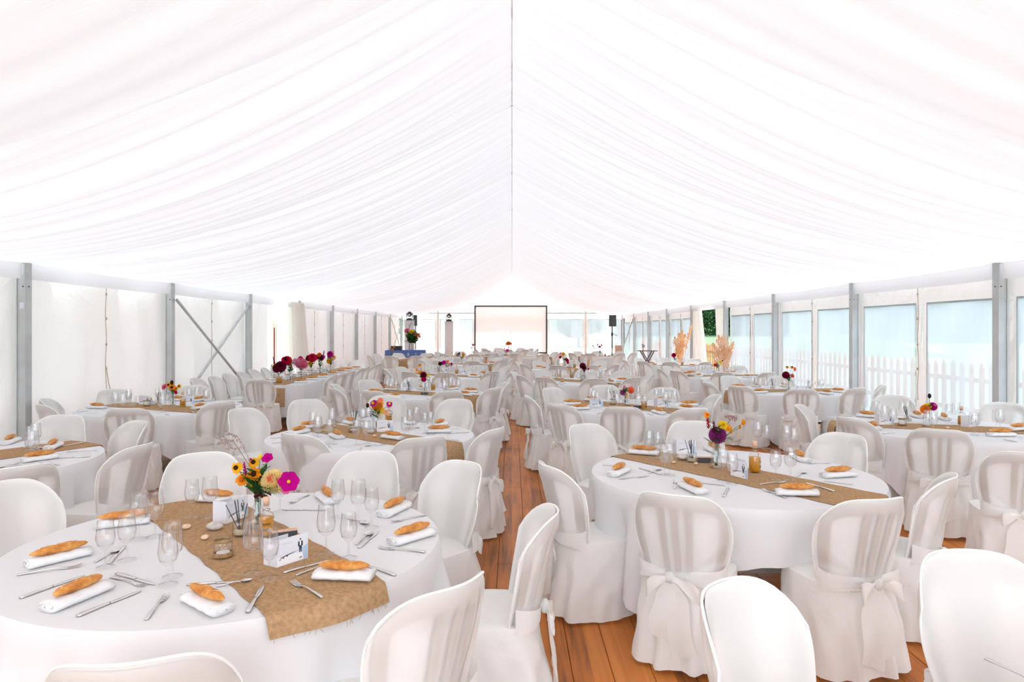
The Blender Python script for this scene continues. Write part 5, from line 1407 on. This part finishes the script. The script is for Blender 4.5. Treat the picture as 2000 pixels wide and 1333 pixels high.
def moving_head(x, y, z, label):
    t = thing('moving_head_light', label, 'stage light', (x, y, z), 0, 'moving head lights'); t.scale = (.85, .85, .8)
    m = MB(); m.box((0, 0, .045), (.30, .26, .09)); m.lathe([(.10, .09), (.10, .12), (0, .12)], 14, cap=False); put('base', m.mesh('base', 'black', False), t)
    m = MB()
    for s in (-1, 1): m.loft([[(s * .12, -.05, .12), (s * .15, -.05, .12), (s * .15, .05, .12), (s * .12, .05, .12)], [(s * .135, -.05, .30), (s * .165, -.05, .30), (s * .165, .05, .30), (s * .135, .05, .30)], [(s * .135, -.03, .40), (s * .16, -.03, .40), (s * .16, .03, .40), (s * .135, .03, .40)]])
    put('yoke', m.mesh('yoke', 'black', False), t)
    m = MB(); m.ball((0, 0, .33), (.125, .15, .145), 16, 10); put('lamp_head', m.mesh('lamp_head', 'black'), t)
    m = MB(); m.ball((0, -.125, .29), (.055, .04, .055), 12, 8); put('lens', m.mesh('lens', 'wax'), t)
def tower(x, y, h, label):
    t = thing('light_tower', label, 'tower', (x, y, 0), 0, 'white clad light towers')
    m = MB(); m.box((0, 0, h / 2), (.36, .36, h)); put('cloth_cover', m.mesh('cloth_cover', 'valance', False), t)
    m = MB(); m.box((0, 0, h + .01), (.40, .40, .02)); m.box((0, 0, .01), (.5, .5, .02)); put('end_plates', m.mesh('end_plates', 'alu', False), t)
ty = 29.6
tower((800 - 1000) * ty / F, ty, H + 18 * ty / F, 'white clad light tower behind the flowers on the blue cloth')
moving_head((800 - 1000) * ty / F, ty, H + 18 * ty / F + .022, 'black moving head light on the tower behind the flowers')
ty2 = 32.4
tower((877 - 1000) * ty2 / F, ty2, H + 16 * ty2 / F, 'slim white light tower before the gable window')
moving_head((877 - 1000) * ty2 / F, ty2, H + 16 * ty2 / F + .022, 'black moving head light on the tower beside the screen')
def speaker(x, y, z0, w, h, label, standlabel, crank=True):
    t = thing('loudspeaker', label, 'loudspeaker', (x, y, z0), 0, 'black loudspeakers on stands')
    m = MB(); m.loft([[(-w / 2, -.17, 0), (w / 2, -.17, 0), (w / 2 * .7, .17, 0), (-w / 2 * .7, .17, 0)], [(-w / 2, -.17, h), (w / 2, -.17, h), (w / 2 * .7, .17, h), (-w / 2 * .7, .17, h)]]); put('cabinet', m.mesh('cabinet', 'black', False), t)
    m = MB(); m.box((0, -.175, h / 2), (w * .92, .012, h * .93)); put('grille', m.mesh('grille', 'charcoal', False), t)
    s = thing('speaker_stand', standlabel, 'stand', (x, y, 0), 0, 'loudspeaker stands')
    m = MB(); m.tube([(0, 0, .5), (0, 0, z0 - .003)], .022, 8); put('pole', m.mesh('pole', 'black'), s)
    m = MB(); m.box((0, 0, z0 - .32), (.07, .07, .14)); m.tube([(.03, 0, z0 - .30), (.16, -.02, z0 - .36), (.22, -.02, z0 - .36)], .010, 6); put('crank', m.mesh('crank', 'black'), s)
    for k in range(3):
        a = k * 2.094 + .5; m = MB(); m.tube([(0, 0, .75), (.42 * cos(a), .42 * sin(a), .02)], .014, 6); m.tube([(.2 * cos(a), .2 * sin(a), .40), (0, 0, .5)], .008, 5); put('leg', m.mesh('leg', 'black'), s)
sy_ = 28.2
speaker((1195.5 - 1000) * sy_ / F, sy_, H + (645 - 638) * sy_ / F, .30, 22 * sy_ / F, 'black loudspeaker on a tripod before the gable windows', 'black tripod with a crank under the loudspeaker by the gable windows')
sy2 = 30.6
speaker((811.5 - 1000) * sy2 / F, sy2, H + (645 - 637) * sy2 / F, .16, 21 * sy2 / F, 'slim black loudspeaker half hidden behind the light tower', 'black stand under the slim loudspeaker behind the light tower')
# blue cloth table with mixer case and a big arrangement
M['blue'] = fabric('blue_cloth', (0.13, 0.20, 0.47), 0.05, None, 6, 0.01, 0.3)
by = 26.6; bx0, bx1 = (752 - 1000) * by / F, (827 - 1000) * by / F
t = thing('side_table', 'trestle table hidden under the blue cloth by the canvas wall', 'table', ((bx0 + bx1) / 2, by, 0))
m = MB(); m.box((0, .35, .885), (bx1 - bx0 - .06, .7, .03)); put('tabletop', m.mesh('tabletop', 'plastic', False), t)
for sx_ in (-.5, .5):
    for q in (.1, .6): m = MB(); m.tube([(sx_, q, 0), (sx_, q, .868)], .02, 6); put('leg', m.mesh('leg', 'steel'), t)
w = bx1 - bx0
m = MB(); m.box((0, .35, .902), (w, .76, .006))
def bl(u, v):
    s = u * 4; k = int(s) % 4; q = s - int(s)
    cs = [(-w / 2, -.03), (w / 2, -.03), (w / 2, .73), (-w / 2, .73)]; a, b = cs[k], cs[(k + 1) % 4]
    d = .02 + .03 * v * sin(q * 14 + k); nn = [(0, -1), (1, 0), (0, 1), (-1, 0)][k]
    return (a[0] + (b[0] - a[0]) * q + nn[0] * d * (v > 0), a[1] + (b[1] - a[1]) * q + nn[1] * d * (v > 0), .903 - .80 * v)
m.grid(bl, 80, 4, True)
tag(put('blue_tablecloth', m.mesh('blue_tablecloth', 'blue'), None, ((bx0 + bx1) / 2, by, 0)), 'blue tablecloth over the side table by the canvas wall', 'tablecloth')
cx = (775 - 1000) * (by + .3) / F
t = thing('mixer_case', 'black sound mixer case standing on the blue cloth', 'mixer', (cx, by + .3, .908))
m = MB(); m.box((0, 0, .08), (.42, .3, .16)); put('case', m.mesh('case', 'black', False), t)
m = MB()
for i in range(5): m.tube([(-.15 + .075 * i, -.15, .10), (-.15 + .075 * i, -.165, .10)], .016, 8)
put('knobs', m.mesh('knobs', 'charcoal'), t)
fxp, fyp = (804 - 1000) * (by + .2) / F, by + .2; s = (by + .2) / F; y0 = HOR + (H - .908) / s
bouquet(fxp, fyp, .907, 'large arrangement of peach and pink roses with dark greenery on the blue cloth', fp([
    (796, 648, 'rose', 6.5, 'pink', None), (804, 650, 'rose', 6, 'yellow', None), (809, 655, 'rose', 6.5, 'peach', None), (815, 656, 'rose', 5.5, 'coral', 'orange'), (818, 658, 'rose', 4, 'peach', None), (814, 662, 'rose', 3, 'coral', None), (806, 659, 'rose', 4, 'palepink', None)], 804, y0, s), 190, 'wide', 60, 'flower arrangements', 1.0, .25, (.28, .66))
t = thing('bare_branch', 'dark twig standing up from the large rose arrangement', 'branch', (fxp - .1, fyp + .02, .93))
m = MB(); m.tube([(0, 0, 0), (.03, 0, .5), (-.02, 0, .78), (.05, 0, 1.0), (.13, 0, 1.12)], [.014, .012, .010, .008, .004], 6); put('stem', m.mesh('stem', 'frame_black'), t)
m = MB()
for a, b in (((-.02, 0, .78), (-.12, 0, .84)), ((.02, 0, .9), (-.06, 0, .99)), ((.05, 0, 1.0), (.16, 0, 1.0)), ((.0, 0, .66), (.1, 0, .72))): m.tube([a, b], [.008, .003], 5)
put('side_twigs', m.mesh('side_twigs', 'frame_black'), t)
# folding wooden table by the windows
M['dark_wood'] = pbr('dark_wood', (0.14, 0.055, 0.035), 0.5, 0, 30, 0.002, 0.3, 10)
fy = 26.2; fx0, fx1 = (1246 - 1000) * fy / F, (1282 - 1000) * fy / F; fzt = H - 40 * fy / F; fxm = (fx0 + fx1) / 2; fw = fx1 - fx0
t = thing('folding_table', 'dark wooden folding table with crossed legs by the window wall', 'table', (fxm, fy, 0))
for i in range(5):
    m = MB(); m.box((0, -.22 + .11 * i, fzt - .012), (fw, .10, .024)); put('slat', m.mesh('slat', 'dark_wood', False), t)
for yy in (-.2, .2):
    for sg in (-1, 1):
        m = MB(); m.tube([(sg * fw * .32, yy + .02 * sg, fzt - .03), (-sg * fw * .38, yy + .02 * sg, .01)], .022, 6); put('leg', m.mesh('leg', 'dark_wood'), t)
bouquet(fxm - .15, fy, fzt + .001, 'small rosy posy standing on the dark folding table', [(-.02, .20, 'rose', .05, 'lilac', None), (.04, .17, 'bud', .04, 'mauve', None), (.0, .14, 'bud', .03, 'cream', None)], 10, 'jar', 61, 'flower vases on the tables', 1.0, .08, (.1, .18))
cbx = (1208 - 1000) * 29.0 / F
t = thing('wooden_crate', 'pale orange wooden crate standing by the tripod loudspeaker', 'crate', (cbx, 29.0, 0))
for i in range(4):
    m = MB(); m.box((0, -.15, .60 + .115 * i), (.26, .02, .10)); put('slat', m.mesh('slat', 'cork', False), t)
m = MB(); m.box((-.12, 0, .52), (.02, .28, 1.04)); m.box((.12, 0, .52), (.02, .28, 1.04)); m.box((0, .14, .52), (.26, .02, 1.04)); put('case', m.mesh('case', 'cork', False), t)
# pampas grass in tall vases by the doorway
M['pampas'] = leaf_mat('pampas_plume', (0.80, 0.47, 0.22), (0.93, 0.66, 0.40), .4)
M['pampas_pale'] = leaf_mat('pampas_pale', (0.86, 0.56, 0.34), (0.95, 0.76, 0.58), .4)
def pampas(x, y, label, plumes, mat, seed):
    r = random.Random(seed)
    t = thing('pampas_vase', label, 'dried flowers', (x, y, 0), 0, 'pampas grass vases')
    m = MB(); m.lathe([(.0, 0), (.11, 0), (.14, .25), (.10, .5), (.12, .55)], 16, cap=False); put('vase', m.mesh('vase', 'wax'), t)
    for dx, dz, L, wd_ in plumes:
        m = MB(); n = 60; base = (dx * .25, 0, .5); tip = (dx, r.uniform(-.1, .1), dz)
        def at(q): return [base[i] + (tip[i] - base[i]) * q + (0, 0, .05 * sin(pi * q))[i] for i in range(3)]
        m.tube([at(0), at(.5), at(1)], .006, 4)
        q0 = max(.25, 1 - L / max(.3, dz - .5))
        for i in range(n):
            q = q0 + (1 - q0) * i / n; p = at(q); k = sin(pi * min(1, (q - q0) / (1 - q0) * .8 + .18))
            a = r.uniform(0, 6.28); e = (p[0] + wd_ * k * cos(a) + dx * .05, p[1] + wd_ * k * sin(a), p[2] + .10 * k + .02)
            m.add([(p[0], p[1], p[2]), (e[0] + .012, e[1], e[2] - .03), e, (e[0] - .012, e[1] + .01, e[2] - .03)], [(0, 1, 2, 3)])
        o = put('plume', m.mesh('plume', mat, False), t)
py1 = 19.9
pampas(4.85, py1, 'tall tan pampas grass in a vase beyond the wine dahlia table', [(.0, 1.62, .7, .07), (.12, 1.70, .6, .06), (.20, 1.58, .7, .07), (.40, 1.86, .8, .05), (-.08, 1.5, .6, .08), (.05, 1.4, .5, .10), (.12, 1.3, .5, .10), (.02, 1.2, .5, .10)], 'pampas', 1)
py2 = 16.4
pampas(5.02, py2, 'pale spreading pampas grass in a vase beside the drawn window curtain', [(-.16, 1.38, .6, .08), (-.06, 1.58, .6, .07), (.04, 1.60, .6, .07), (.14, 1.50, .6, .08), (.30, 1.42, .6, .06), (-.1, 1.25, .5, .1), (.08, 1.28, .5, .1), (.18, 1.25, .5, .1)], 'pampas_pale', 2)
# tall brass framed stand in the left doorway
M['brass'] = pbr('brass', (0.80, 0.52, 0.16), 0.25, 1.0)
M['oxblood'] = pbr('oxblood_leather', (0.25, 0.05, 0.04), 0.5)
ly = 16.2; lx = (537 - 1000) * ly / F
t = thing('brass_stand', 'tall narrow brass tube stand with a dark red strip in the wall doorway', 'stand', (lx, ly, 0))
m = MB(); hw = .032; ht_ = H + 22 * ly / F
m.tube([(-hw, 0, .02), (-hw, 0, ht_ - .05)] + [(-hw * cos(a * pi / 6), 0, ht_ - .05 + .05 * sin(a * pi / 6)) for a in range(1, 6)] + [(hw, 0, ht_ - .05), (hw, 0, .02)], .009, 6); put('brass_tube', m.mesh('brass_tube', 'brass'), t)
m = MB(); m.box((-.010, .0, .9), (.030, .02, 1.72)); put('red_strip', m.mesh('red_strip', 'oxblood', False), t)
m = MB(); m.box((0, 0, .012), (.22, .22, .024)); put('foot_plate', m.mesh('foot_plate', 'brass', False), t)
